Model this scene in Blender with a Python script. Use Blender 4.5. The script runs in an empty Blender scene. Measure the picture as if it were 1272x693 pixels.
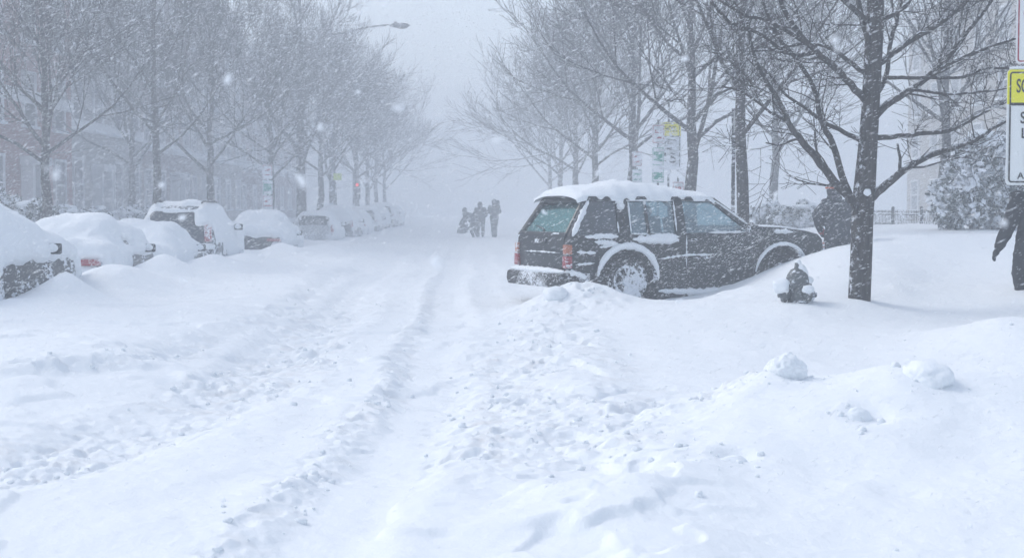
import bpy, bmesh, math, random
import numpy as np
from mathutils import Vector, Matrix, Euler
random.seed(7); RNG = np.random.default_rng(11)
PI = math.pi; R = math.radians
scene = bpy.context.scene
COL = scene.collection
F = 1767.0; CAMZ = 1.4; HOR = 258.0

# ------------------------------------------------------------------ helpers
def wx(px, y): return (px - 636.0) / F * y
def wz(py, y): return CAMZ + (HOR - py) / F * y
def at(px, py, y): return Vector((wx(px, y), y, wz(py, y)))

def _hash(ix, iy, seed):
    h = (ix.astype(np.int64) * 374761393 + iy.astype(np.int64) * 668265263 + seed * 974711) & 0xFFFFFFFF
    h = ((h ^ (h >> 13)) * 1274126177) & 0xFFFFFFFF
    h = (h ^ (h >> 16)) & 0xFFFFFFFF
    return h.astype(np.float64) / 4294967295.0
def vnoise(x, y, seed=0):
    x = np.asarray(x, float); y = np.asarray(y, float)
    ix = np.floor(x); iy = np.floor(y); fx = x - ix; fy = y - iy
    fx = fx * fx * (3 - 2 * fx); fy = fy * fy * (3 - 2 * fy)
    a = _hash(ix, iy, seed); b = _hash(ix + 1, iy, seed); c = _hash(ix, iy + 1, seed); d = _hash(ix + 1, iy + 1, seed)
    return (a + (b - a) * fx) * (1 - fy) + (c + (d - c) * fx) * fy
def fbm(x, y, seed=0, oct=4, gain=.5):
    t = 0; a = 1; s = 0
    for o in range(oct):
        t = t + a * (vnoise(x * 2 ** o + 17.3 * o, y * 2 ** o - 9.1 * o, seed + o) - .5); s += a; a *= gain
    return t / s * 2
def clods(x, y, size, seed, dens=.6):
    """rounded lumps, one per lattice cell at most: height 0..1"""
    gx = x / size; gy = y / size; ix = np.floor(gx); iy = np.floor(gy)
    best = np.zeros_like(gx)
    for dx in (-1, 0, 1):
        for dy in (-1, 0, 1):
            cx = ix + dx; cy = iy + dy
            jx = cx + .15 + .7 * _hash(cx, cy, seed); jy = cy + .15 + .7 * _hash(cx, cy, seed + 1)
            r = .25 + .45 * _hash(cx, cy, seed + 2)
            on = _hash(cx, cy, seed + 3) < dens
            d2 = ((gx - jx) ** 2 + (gy - jy) ** 2) / (r * r)
            best = np.maximum(best, np.where(on & (d2 < 1), np.sqrt(np.maximum(0, 1 - d2)) * r * 1.5, 0))
    return best
def sst(a, b, x):
    t = np.clip((x - a) / (b - a), 0, 1); return t * t * (3 - 2 * t)

class MB:
    def __init__(s): s.v = []; s.f = []
    def add(s, vs, fs):
        o = len(s.v); s.v += [tuple(v) for v in vs]; s.f += [tuple(i + o for i in f) for f in fs]; return s
    def box(s, c, d, rot=None):
        c = Vector(c); vs = []
        for z in (-.5, .5):
            for x, y in ((-.5, -.5), (.5, -.5), (.5, .5), (-.5, .5)):
                p = Vector((x * d[0], y * d[1], z * d[2]))
                if rot is not None: p = rot @ p
                vs.append(c + p)
        return s.add(vs, [(3, 2, 1, 0), (4, 5, 6, 7), (0, 1, 5, 4), (1, 2, 6, 5), (2, 3, 7, 6), (3, 0, 4, 7)])
    def tube(s, pts, rad, n=6, cap=True):
        pts = [Vector(p) for p in pts]; m = len(pts)
        if not hasattr(rad, '__len__'): rad = [rad] * m
        vs = []; fs = []; u = None
        for i in range(m):
            t = (pts[min(i + 1, m - 1)] - pts[max(i - 1, 0)])
            if t.length < 1e-9: t = Vector((0, 0, 1))
            t.normalize()
            if u is None:
                u = t.orthogonal().normalized()
            else:
                u = u - t * u.dot(t)
                u = u.normalized() if u.length > 1e-6 else t.orthogonal().normalized()
            w = t.cross(u)
            for k in range(n):
                a = 2 * PI * k / n
                vs.append(pts[i] + (u * math.cos(a) + w * math.sin(a)) * rad[i])
        for i in range(m - 1):
            for k in range(n):
                k2 = (k + 1) % n
                fs.append((i * n + k, i * n + k2, (i + 1) * n + k2, (i + 1) * n + k))
        if cap:
            fs.append(tuple(reversed(range(n)))); fs.append(tuple((m - 1) * n + k for k in range(n)))
        return s.add(vs, fs)
    def ellip(s, c, r, seg=12, rings=8, rot=None, nz=0, seed=0):
        c = Vector(c); vs = []; fs = []
        for i in range(rings + 1):
            th = PI * i / rings
            for k in range(seg):
                a = 2 * PI * k / seg
                d = Vector((math.sin(th) * math.cos(a), math.sin(th) * math.sin(a), math.cos(th)))
                q = 1
                if nz:
                    q = 1 + nz * math.sin(3.1 * d.x + seed) * math.cos(2.7 * d.y - seed * 1.7) + nz * .7 * math.sin(5.3 * d.z + 4.1 * d.x + seed * 2.3)
                p = Vector((d.x * r[0] * q, d.y * r[1] * q, d.z * r[2] * q))
                if rot is not None: p = rot @ p
                vs.append(c + p)
        for i in range(rings):
            for k in range(seg):
                k2 = (k + 1) % seg
                fs.append((i * seg + k, (i + 1) * seg + k, (i + 1) * seg + k2, i * seg + k2))
        return s.add(vs, fs)
    def lathe(s, prof, c=(0, 0, 0), n=20, axis='z'):
        """prof = [(r, h)]"""
        vs = []; fs = []; c = Vector(c)
        for r, h in prof:
            for k in range(n):
                a = 2 * PI * k / n
                p = (r * math.cos(a), r * math.sin(a), h)
                if axis == 'y': p = (p[0], h, p[1])
                if axis == 'x': p = (h, p[0], p[1])
                vs.append(c + Vector(p))
        m = len(prof)
        for i in range(m - 1):
            for k in range(n):
                k2 = (k + 1) % n
                fs.append((i * n + k, i * n + k2, (i + 1) * n + k2, (i + 1) * n + k))
        fs.append(tuple(reversed(range(n)))); fs.append(tuple((m - 1) * n + k for k in range(n)))
        return s.add(vs, fs)
    def prism(s, poly, fn0, fn1):
        """polygon of (a, b) pairs; fn0 / fn1 give the 3-D points of the two faces"""
        n = len(poly); vs = [fn0(*p) for p in poly] + [fn1(*p) for p in poly]
        fs = [tuple(range(n)), tuple(reversed(range(n, 2 * n)))]
        for i in range(n):
            j = (i + 1) % n; fs.append((j, i, n + i, n + j))
        return s.add(vs, fs)
    def gridf(s, P, close_u=False):
        """P[i][j] points"""
        n = len(P); m = len(P[0]); fs = []
        for i in range(n - 1):
            for j in range(m - 1):
                fs.append((i * m + j, (i + 1) * m + j, (i + 1) * m + j + 1, i * m + j + 1))
        return s.add([p for r in P for p in r], fs)
    def build(s, name, mat, parent=None, smooth=True, bevel=0, angle=40, fix=True):
        me = bpy.data.meshes.new(name); me.from_pydata(s.v, [], s.f); 
        if fix or bevel:
            bm = bmesh.new(); bm.from_mesh(me)
            if fix: bmesh.ops.recalc_face_normals(bm, faces=bm.faces)
            if bevel:
                es = [e for e in bm.edges if len(e.link_faces) == 2 and e.calc_face_angle(0) > R(30)]
                bmesh.ops.bevel(bm, geom=es, offset=bevel, segments=2, profile=.6, affect='EDGES', clamp_overlap=True)
            bm.to_mesh(me); bm.free()
        if smooth:
            me.polygons.foreach_set('use_smooth', [True] * len(me.polygons))
            me.set_sharp_from_angle(angle=R(angle))
        me.materials.append(mat)
        return link(name, me, parent)

def link(name, data, parent=None):
    o = bpy.data.objects.new(name, data); COL.objects.link(o)
    if parent: o.parent = parent
    return o
def np_mesh(name, V, Q, mat, parent=None, smooth=True):
    me = bpy.data.meshes.new(name); V = np.asarray(V, np.float32); Q = np.asarray(Q, np.int32); k = Q.shape[1]
    me.vertices.add(len(V)); me.vertices.foreach_set('co', V.ravel())
    me.loops.add(Q.size); me.loops.foreach_set('vertex_index', Q.ravel())
    me.polygons.add(len(Q)); me.polygons.foreach_set('loop_start', np.arange(0, Q.size, k, dtype=np.int32))
    me.polygons.foreach_set('use_smooth', np.full(len(Q), smooth))
    me.update(calc_edges=True); me.validate(); me.materials.append(mat)
    return link(name, me, parent)
def tag(o, label=None, cat=None, group=None, kind=None):
    if label: o['label'] = label
    if cat: o['category'] = cat
    if group: o['group'] = group
    if kind: o['kind'] = kind
    return o
def thing(name, label, cat, loc=(0, 0, 0), rz=0, group=None):
    o = link(name, None); o.location = loc; o.rotation_euler = (0, 0, rz); o.empty_display_size = .2
    return tag(o, label, cat, group)
def copy_tree(o, parent=None):
    c = o.copy(); COL.objects.link(c); c.parent = parent
    for ch in list(o.children): copy_tree(ch, c)
    return c

# ------------------------------------------------------------------ materials
def nodes(name):
    m = bpy.data.materials.new(name); m.use_nodes = True; nt = m.node_tree
    return m, nt, nt.nodes['Principled BSDF'], nt.nodes['Material Output']
def N(nt, t, **kw):
    n = nt.nodes.new(t)
    for k, v in kw.items():
        if k.startswith('i_'):
            key = k[2:]; key = int(key) if key.isdigit() else key.replace('_', ' ')
            n.inputs[key].default_value = v
        else: setattr(n, k, v)
    return n
def ramp(nt, src, a, b, ca=(0, 0, 0, 1), cb=(1, 1, 1, 1)):
    r = N(nt, 'ShaderNodeValToRGB'); r.color_ramp.elements[0].position = a; r.color_ramp.elements[1].position = b
    r.color_ramp.elements[0].color = ca; r.color_ramp.elements[1].color = cb
    nt.links.new(src, r.inputs[0]); return r.outputs[0]
SNOWC = (.84, .87, .90, 1)
def mat_plain(name, col, rough=.6, metal=0, spec=.4):
    m, nt, p, o = nodes(name); p.inputs['Base Color'].default_value = (*col, 1)
    p.inputs['Roughness'].default_value = rough; p.inputs['Metallic'].default_value = metal
    p.inputs['Specular IOR Level'].default_value = spec
    return m
def mat_snow(name, s1=9, s2=60, bump=.35, dirt=False, dist=.02):
    m, nt, p, o = nodes(name); L = nt.links.new
    tc = N(nt, 'ShaderNodeTexCoord')
    n1 = N(nt, 'ShaderNodeTexNoise', i_Scale=s1, i_Detail=5.0, i_Roughness=.6); L(tc.outputs['Object'], n1.inputs['Vector'])
    n2 = N(nt, 'ShaderNodeTexNoise', i_Scale=s2, i_Detail=3.0); L(tc.outputs['Object'], n2.inputs['Vector'])
    ad = N(nt, 'ShaderNodeMath', operation='MULTIPLY_ADD', i_1=.25); L(n2.outputs[0], ad.inputs[0]); L(n1.outputs[0], ad.inputs[2])
    b = N(nt, 'ShaderNodeBump', i_Strength=bump, i_Distance=dist); L(ad.outputs[0], b.inputs['Height']); L(b.outputs[0], p.inputs['Normal'])
    p.inputs['Roughness'].default_value = .85; p.inputs['Specular IOR Level'].default_value = .2
    c = ramp(nt, n1.outputs[0], .3, .7, (SNOWC[0] - .02, SNOWC[1] - .015, SNOWC[2] - .01, 1), SNOWC)
    if dirt:
        a = N(nt, 'ShaderNodeAttribute', attribute_name='churn')
        n3 = N(nt, 'ShaderNodeTexNoise', i_Scale=3.5, i_Detail=6.0, i_Roughness=.7); L(tc.outputs['Object'], n3.inputs['Vector'])
        k = ramp(nt, n3.outputs[0], .5, .72)
        mu = N(nt, 'ShaderNodeMath', operation='MULTIPLY'); L(a.outputs['Fac'], mu.inputs[0]); L(k, mu.inputs[1])
        mu2 = N(nt, 'ShaderNodeMath', operation='MULTIPLY', i_1=.45); L(mu.outputs[0], mu2.inputs[0])
        mx = N(nt, 'ShaderNodeMix', data_type='RGBA'); L(mu2.outputs[0], mx.inputs[0]); L(c, mx.inputs[6]); mx.inputs[7].default_value = (.55, .52, .50, 1)
        c = mx.outputs[2]
    L(c, p.inputs['Base Color'])
    return m
def mat_crusted(name, col, amount=.5, rough=.4, metal=0, scale=14, stretch=True, col2=None, up=0.0, cscale=1.6):
    """a surface with blown snow stuck to it: small flecks plus larger patches"""
    m, nt, p, o = nodes(name); L = nt.links.new
    tc = N(nt, 'ShaderNodeTexCoord')
    mp = N(nt, 'ShaderNodeMapping'); L(tc.outputs['Object'], mp.inputs[0])
    if stretch:
        mp.inputs['Rotation'].default_value = (0, R(-28), 0); mp.inputs['Scale'].default_value = (.38, 1, 1.25)
    n1 = N(nt, 'ShaderNodeTexNoise', i_Scale=scale, i_Detail=6.0, i_Roughness=.72); L(mp.outputs[0], n1.inputs['Vector'])
    n2 = N(nt, 'ShaderNodeTexNoise', i_Scale=cscale, i_Detail=3.0); L(tc.outputs['Object'], n2.inputs['Vector'])
    ad = N(nt, 'ShaderNodeMath', operation='MULTIPLY_ADD', i_1=.8); L(n2.outputs[0], ad.inputs[0]); L(n1.outputs[0], ad.inputs[2])
    src = ad.outputs[0]
    if up:
        ge = N(nt, 'ShaderNodeNewGeometry'); sp = N(nt, 'ShaderNodeSeparateXYZ'); L(ge.outputs['Normal'], sp.inputs[0])
        mu = N(nt, 'ShaderNodeMath', operation='MULTIPLY_ADD', i_1=up); L(sp.outputs['Z'], mu.inputs[0]); L(src, mu.inputs[2]); src = mu.outputs[0]
    t = 1.09 - amount * .32
    k = ramp(nt, src, t - .03, t + .06)
    mx = N(nt, 'ShaderNodeMix', data_type='RGBA'); L(k, mx.inputs[0]); mx.inputs[6].default_value = (*col, 1); mx.inputs[7].default_value = (.8, .83, .88, 1)
    if col2:
        n4 = N(nt, 'ShaderNodeTexNoise', i_Scale=22.0, i_Detail=4.0); L(tc.outputs['Object'], n4.inputs['Vector'])
        L(ramp(nt, n4.outputs[0], .35, .65, (*col, 1), (*col2, 1)), mx.inputs[6])
    L(mx.outputs[2], p.inputs['Base Color'])
    r2 = N(nt, 'ShaderNodeMapRange', i_3=rough, i_4=.9); L(k, r2.inputs[0]); L(r2.outputs[0], p.inputs['Roughness'])
    p.inputs['Specular IOR Level'].default_value = .35
    b = N(nt, 'ShaderNodeBump', i_Strength=.5, i_Distance=.012); L(k, b.inputs['Height']); L(b.outputs[0], p.inputs['Normal'])
    return m
def mat_glass(name, tint, snow=.4, gloss=.12, gcol=(.8, .85, .9)):
    m, nt, p, o = nodes(name); L = nt.links.new; nt.nodes.remove(p)
    tr = N(nt, 'ShaderNodeBsdfTransparent'); tr.inputs[0].default_value = (*tint, 1)
    gl = N(nt, 'ShaderNodeBsdfGlossy'); gl.inputs['Roughness'].default_value = .15; gl.inputs[0].default_value = (*gcol, 1)
    df = N(nt, 'ShaderNodeBsdfDiffuse'); df.inputs[0].default_value = SNOWC
    m1 = N(nt, 'ShaderNodeMixShader'); m1.inputs[0].default_value = gloss; L(tr.outputs[0], m1.inputs[1]); L(gl.outputs[0], m1.inputs[2])
    tc = N(nt, 'ShaderNodeTexCoord'); mp = N(nt, 'ShaderNodeMapping'); L(tc.outputs['Object'], mp.inputs[0])
    mp.inputs['Rotation'].default_value = (0, R(-28), 0); mp.inputs['Scale'].default_value = (.4, 1, 1.2)
    n1 = N(nt, 'ShaderNodeTexNoise', i_Scale=16.0, i_Detail=6.0, i_Roughness=.7); L(mp.outputs[0], n1.inputs['Vector'])
    k = ramp(nt, n1.outputs[0], .72 - .22 * snow, .84 - .22 * snow)
    m2 = N(nt, 'ShaderNodeMixShader'); L(k, m2.inputs[0]); L(m1.outputs[0], m2.inputs[1]); L(df.outputs[0], m2.inputs[2])
    L(m2.outputs[0], o.inputs['Surface'])
    return m
def mat_brick(name, c1, c2, mortar):
    m, nt, p, o = nodes(name); L = nt.links.new
    tc = N(nt, 'ShaderNodeTexCoord'); s = N(nt, 'ShaderNodeSeparateXYZ'); c = N(nt, 'ShaderNodeCombineXYZ')
    L(tc.outputs['Object'], s.inputs[0]); L(s.outputs['Y'], c.inputs['X']); L(s.outputs['Z'], c.inputs['Y'])
    b = N(nt, 'ShaderNodeTexBrick', i_Scale=2.6); L(c.outputs[0], b.inputs['Vector'])
    b.inputs['Color1'].default_value = (*c1, 1); b.inputs['Color2'].default_value = (*c2, 1); b.inputs['Mortar'].default_value = (*mortar, 1)
    n = N(nt, 'ShaderNodeTexNoise', i_Scale=.6, i_Detail=5.0); L(tc.outputs['Object'], n.inputs['Vector'])
    mx = N(nt, 'ShaderNodeMix', data_type='RGBA', blend_type='MULTIPLY'); mx.inputs[0].default_value = .5
    L(b.outputs[0], mx.inputs[6]); L(n.outputs[0], mx.inputs[7]); L(mx.outputs[2], p.inputs['Base Color'])
    p.inputs['Roughness'].default_value = .9
    return m
M = {}
M['ground'] = mat_snow('snow_ground', 14, 90, .5, True, .018)
M['snow'] = mat_snow('snow_soft', 6, 40, .3, False, .02)
M['flake'] = mat_plain('snow_flake', (.92, .94, .97), .9)
M['suv'] = mat_crusted('suv_paint', (.012, .016, .02), .17, .32, scale=30, cscale=2.4)
M['suv_trim'] = mat_crusted('suv_trim', (.015, .016, .018), .34, .6, scale=34)
M['dark'] = mat_plain('dark_interior', (.015, .017, .02), .8)
M['seat'] = mat_plain('seat_cloth', (.03, .032, .036), .9)
M['tyre'] = mat_crusted('tyre', (.02, .02, .022), .45, .9, scale=18, stretch=False)
M['rim'] = mat_crusted('rim', (.16, .17, .19), .85, .5, scale=14, stretch=False)
M['amber'] = mat_crusted('amber_lens', (.42, .13, .06), .62, .3, scale=25)
M['red'] = mat_crusted('red_lens', (.30, .008, .02), .5, .3, scale=25)
M['teal'] = mat_glass('teal_glass', (.66, .9, .89), .55, .26, (.24, .42, .43))
M['teal2'] = mat_glass('side_glass', (.76, .84, .86), .62, .16, (.6, .72, .76))
M['privacy'] = mat_glass('privacy_glass', (.16, .18, .2), .55, .12)
M['chrome'] = mat_plain('bright_metal', (.5, .52, .55), .35, .6)
M['bark'] = mat_crusted('bark', (.035, .033, .034), .12, .95, scale=16, stretch=True, col2=(.075, .07, .07), up=.05)
def mat_bark():
    m, nt, p, o = nodes('bark'); L = nt.links.new
    tc = N(nt, 'ShaderNodeTexCoord'); mp = N(nt, 'ShaderNodeMapping'); L(tc.outputs['Object'], mp.inputs[0]); mp.inputs['Scale'].default_value = (1, 1, .16)
    n1 = N(nt, 'ShaderNodeTexNoise', i_Scale=34.0, i_Detail=5.0, i_Roughness=.65); L(mp.outputs[0], n1.inputs['Vector'])
    n2 = N(nt, 'ShaderNodeTexNoise', i_Scale=11.0, i_Detail=6.0, i_Roughness=.7); L(tc.outputs['Object'], n2.inputs['Vector'])
    c = ramp(nt, n1.outputs[0], .35, .65, (.022, .021, .022, 1), (.085, .078, .076, 1))
    ge = N(nt, 'ShaderNodeNewGeometry'); dt = N(nt, 'ShaderNodeVectorMath', operation='DOT_PRODUCT'); L(ge.outputs['Normal'], dt.inputs[0]); dt.inputs[1].default_value = (-.55, -.25, .8)
    a = N(nt, 'ShaderNodeMath', operation='MULTIPLY_ADD', i_1=.26); L(dt.outputs['Value'], a.inputs[0]); L(n2.outputs[0], a.inputs[2])
    k = ramp(nt, a.outputs[0], .70, .78)
    mx = N(nt, 'ShaderNodeMix', data_type='RGBA'); L(k, mx.inputs[0]); L(c, mx.inputs[6]); mx.inputs[7].default_value = (.78, .81, .86, 1); L(mx.outputs[2], p.inputs['Base Color'])
    ad = N(nt, 'ShaderNodeMath', operation='ADD'); L(n1.outputs[0], ad.inputs[0]); L(k, ad.inputs[1])
    b = N(nt, 'ShaderNodeBump', i_Strength=.8, i_Distance=.02); L(ad.outputs[0], b.inputs['Height']); L(b.outputs[0], p.inputs['Normal'])
    p.inputs['Roughness'].default_value = .95; p.inputs['Specular IOR Level'].default_value = .15
    return m
M['bark'] = mat_bark()
M['bark_far'] = mat_plain('bark_far', (.035, .034, .038), .95)
M['pole'] = mat_crusted('pole_metal', (.12, .125, .13), .4, .5, scale=10)
M['iron'] = mat_crusted('black_iron', (.04, .042, .045), .4, .6, scale=12)
M['hyd'] = mat_crusted('hydrant_paint', (.10, .11, .115), .4, .5, scale=13)
M['coat'] = mat_crusted('dark_coat', (.018, .02, .026), .12, .9, scale=16, col2=(.03, .032, .038), up=.10)
M['coat2'] = mat_crusted('slate_coat', (.05, .055, .065), .15, .9, scale=16, up=.10)  # lighter slate; on the far figures the haze fade is put into this colour
M['orange'] = mat_plain('orange_knit', (.45, .12, .06), .9)
M['redglove'] = mat_plain('red_glove', (.3, .05, .06), .9)
M['skin'] = mat_plain('skin', (.45, .28, .21), .6)
M['white'] = mat_plain('sign_white', (.78, .80, .80), .4)
M['signback'] = mat_plain('sign_metal', (.4, .42, .43), .4, .7)
M['yellow'] = mat_plain('sign_yellow', (.83, .78, .01), .45)
M['black'] = mat_plain('sign_black', (.015, .015, .018), .5)
M['signred'] = mat_plain('sign_red', (.36, .01, .035), .45)
M['green'] = mat_plain('sign_green', (.02, .33, .22), .45)
M['lime'] = mat_plain('sign_lime', (.7, .85, .15), .45)
M['brick'] = mat_brick('red_brick', (.36, .06, .045), (.28, .045, .035), (.3, .25, .22))
M['brick2'] = mat_brick('brown_brick', (.15, .06, .045), (.19, .08, .06), (.28, .25, .22))
M['stone'] = mat_brick('pale_stone', (.48, .46, .43), (.42, .40, .38), (.35, .34, .32))
M['beige'] = mat_brick('beige_brick', (.4, .35, .29), (.36, .32, .27), (.4, .37, .33))
M['trim'] = mat_plain('white_trim', (.72, .73, .74), .6)
M['pane'] = mat_plain('window_pane', (.025, .03, .038), .12, 0, .6)
M['door'] = mat_plain('door_paint', (.04, .05, .06), .4)
M['roof'] = mat_plain('roof_slate', (.08, .08, .09), .8)
M['ever'] = mat_crusted('evergreen', (.018, .032, .024), .8, .9, scale=5, stretch=False, col2=(.03, .045, .03), up=.16)
M['lamphead'] = mat_plain('lamp_housing', (.07, .075, .08), .5, .3)
em, nt_, p_, o_ = nodes('red_signal'); p_.inputs['Base Color'].default_value = (.6, .02, .02, 1)
p_.inputs['Emission Color'].default_value = (1, .05, .03, 1); p_.inputs['Emission Strength'].default_value = .9; M['signal'] = em

# ------------------------------------------------------------------ ground
CP = []
for y in (-8, -4, 0, 2, 4, 6, 8, 10, 13, 17, 22, 30, 45, 70, 110, 200, 390):
    for x0 in (-2.4, -1.1, .1): CP.append((x0 - .02 * y, y, 0.0))
def cp(px, py, y): CP.append((wx(px, y), y, wz(py, y)))
for a in ((100, 430, 12.3), (0, 430, 12.3), (0, 400, 15), (150, 400, 16), (200, 352, 22.3), (100, 388, 17), (300, 345, 26), (400, 318, 36),
          (0, 520, 9.3), (0, 650, 6.3), (0, 385, 17.5), (60, 372, 19), (140, 372, 20), (250, 355, 24),
          (600, 400, 17.4), (640, 382, 19.3), (720, 356, 18.6), (690, 362, 18.6), (770, 371, 18.5), (820, 374, 18.8), (880, 369, 19.5),
          (920, 354, 19.5), (960, 338, 19.3), (1000, 323, 19.2), (1040, 306, 19.2), (760, 387, 17), (900, 432, 13), (1100, 452, 12), (1272, 472, 11.5),
          (1000, 472, 11), 
          (640, 645, 6.35), (560, 600, 7.2), (700, 545, 8.5), (740, 462, 11.5), (650, 472, 11.5),
          (820, 442, 13.0), (1068, 379, 16.6), (990, 379, 16.4), (1150, 402, 15.5), (1272, 400, 14.5), (1272, 357, 17), (1150, 342, 18.5),
          (1200, 312, 20.5), (1100, 294, 22), (1230, 297, 22)): cp(*a)
for y in (20, 27, 35, 50, 80, 120, 200): CP += [(-8.2 - .02 * y, y, .22), (-11 - .02 * y, y, .36), (-20 - .02 * y, y, .45), (-60, y, .6)]
for y in (2, 8, 14): CP += [(-9 - .02 * y, y, .3), (-20, y, .45), (-60, y, .6)]
CP += [(7, 30, .85), (8.4, 28, .88), (8.4, 40, .85), (12, 30, .92), (20, 30, .95), (5.2, 28, .45), (4, 35, .3), (4, 50, .2), (3.5, 80, .12), (2, 30, .1),
       (1, 40, .04), (2.5, 21, .1), (3.5, 22.6, .2), (1, 21.5, .05), (8, 60, .4), (20, 60, .7), (60, 60, .8), (2, 6, .03), (4, 6, .03), (1.5, 8.5, .05), (3, 8.5, .06), (5, 8.5, .08), (5, 5, .03), (10, 5, .15), (10, 12, .4),
       (6.5, 13, .28), (20, 15, .8), (60, 15, .8), (8, 120, .3), (20, 120, .6), (60, 150, .6), (-60, 390, .4), (60, 390, .4), (5, -6, .1), (30, -6, .5), (-30, -6, .4)]
CP = np.array(CP)
_C = .9
_s = np.array([1.0, .75])
def _phi(a, b): return np.sqrt(((a[:, None, :] - b[None, :, :]) ** 2).sum(-1) + _C * _C)
_A = CP[:, :2] * _s; _K = _phi(_A, _A); _K = _K - np.eye(len(_A)) * .06
_n = len(_A); _G = np.zeros((_n + 1, _n + 1)); _G[:_n, :_n] = _K; _G[:_n, n_ := _n] = 1; _G[_n, :_n] = 1
_W = np.linalg.solve(_G, np.append(CP[:, 2], 0))
def base_h(x, y):
    P = np.stack([x, y], -1) * _s; out = np.empty(len(P))
    for i in range(0, len(P), 20000): out[i:i + 20000] = _phi(P[i:i + 20000], _A) @ _W[:_n] + _W[_n]
    return out
PEAKS = [(wx(1108, 8.45), 8.45, .06, .28), (wx(1060, 8.3), 8.3, .03, .25), (wx(1125, 8.2), 8.2, .05, .2), (wx(955, 8.75), 8.75, .04, .2), (wx(82, 18.8), 18.8, .36, .38), (wx(205, 25.0), 25.0, .44, .62), (wx(350, 36), 36, .36, .7), (wx(130, 22.0), 22.0, .16, .6), (wx(1069, 16.3), 16.4, .10, .42), (wx(990, 16.0), 16.1, .07, .35), (wx(40, 18), 18, .06, .8), (wx(150, 22), 22, .1, .8),
         (wx(722, 18.4), 18.4, .10, .40), (wx(700, 18.6), 18.6, .07, .3), (wx(745, 18.2), 18.2, .07, .35), (wx(280, 29.5), 29.5, .1, .8), (wx(420, 44), 44, .15, 1.0),
         (wx(1255, 13.0), 13.0, .34, .75), (wx(18, 17.2), 17.2, .10, .5), (wx(150, 21.4), 21.4, .16, .5), (wx(265, 29), 29, .24, .6), (wx(305, 32), 32, .22, .6), (wx(405, 41), 41, .22, .8), (wx(1130, 18.2), 18.2, .08, .5), (wx(1115, 17.2), 17.2, .09, .25), (wx(900, 18.8), 18.8, .06, .2), (wx(928, 18.9), 18.9, .07, .25)]
def churn_mask(x, y):
    xr = np.interp(y, [3, 6, 8, 11, 14.4, 20, 40, 60, 120], [-.95, -.84, -.72, -.66, -.8, -1.0, -1.6, -2.2, -3.6])
    xl = np.interp(y, [4, 7.45, 9.4, 11.7, 17, 24, 60], [-4.2, -2.75, -2.3, -2.0, -2.3, -2.5, -3.4])
    m = np.zeros_like(x)
    m = np.maximum(m, sst(.75, .15, np.abs(x - xl)) * sst(30, 12, y))            # left wheel churn
    m = np.maximum(m, sst(.22, .05, np.abs(x - (xr - .28))) * .6 * sst(40, 14, y))  # berm left of the rut
    m = np.maximum(m, sst(.75, .1, np.abs(x - (xr + .75))) * sst(16, 12, y) * sst(6.2, 8.2, y))
    xb = np.interp(y, [6, 8, 10, 12, 16, 20], [.2, .35, .75, .55, .35, .6])
    m = np.maximum(m, sst(.85, .2, np.abs(x - xb)) * sst(24, 14, y) * sst(6.4, 7.8, y) * .62)
    m = np.maximum(m, sst(.9, .1, np.abs(x - wx(725, 18.3))) * sst(1.5, .4, np.abs(y - 18.0)) * .8)
    xe = np.interp(y, [9, 10.5, 11.5, 15.7, 27], [-4.8, -4.0, -3.15, -2.85, -3.6])
    m = np.maximum(m, sst(.35, .05, np.abs(x - xe)) * sst(9, 11, y) * sst(34, 20, y) * .55)
    m = np.maximum(m, sst(.45, .1, np.abs(y - 8.9)) * sst(.7, 1.3, x) * sst(2.1, 1.6, x) * .8)
    return m, xr, xl, xe
def mound(x, y):
    """the shovelled bank in the right foreground"""
    yr = 8.55 + .35 * fbm(x * .55, x * 0 + 3.3, 301, 3) - .10 * np.clip(x - 3, -2, 4)
    xl = np.interp(y, [5.5, 6.3, 7.2, 8.0, 9.0, 10], [-.55, -.1, .25, .55, .95, 1.3]) + .30 * fbm(x * .9, y * 1.1, 305, 3)
    top = .35 + .07 * fbm(x * .7, y * .4, 303, 2)
    front = np.clip((y - 5.2) / (yr - 5.2), 0, 1); front = front ** 1.25
    back = sst(1.25, .0, y - yr)
    side = sst(-.12, .75, x - xl) * .75 + sst(-.04, .14, x - xl + .10 * fbm(x * 2.5, y * 2.5, 307, 3)) * .25
    hol = 0
    for hx, hy, ha, hr in ((wx(1072, 7.9), 7.7, .05, .13), (wx(1020, 7.3), 7.0, .035, .22), (wx(905, 7.4), 7.15, .05, .10), (wx(960, 7.0), 6.8, .02, .3), (wx(1200, 7.6), 7.2, .03, .3), (wx(830, 8.0), 7.7, .045, .28), (wx(1090, 6.9), 6.5, .025, .12), (wx(760, 7.2), 6.9, .04, .25)):
        hol = hol + ha * np.exp(-(((x - hx) / hr) ** 2 + ((y - hy) / hr / 1.3) ** 2) ** 1.5)
    return top * front * back * side * (1 + .16 * fbm(x * 1.6, y * 1.3, 309, 3)) - hol * side
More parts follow.
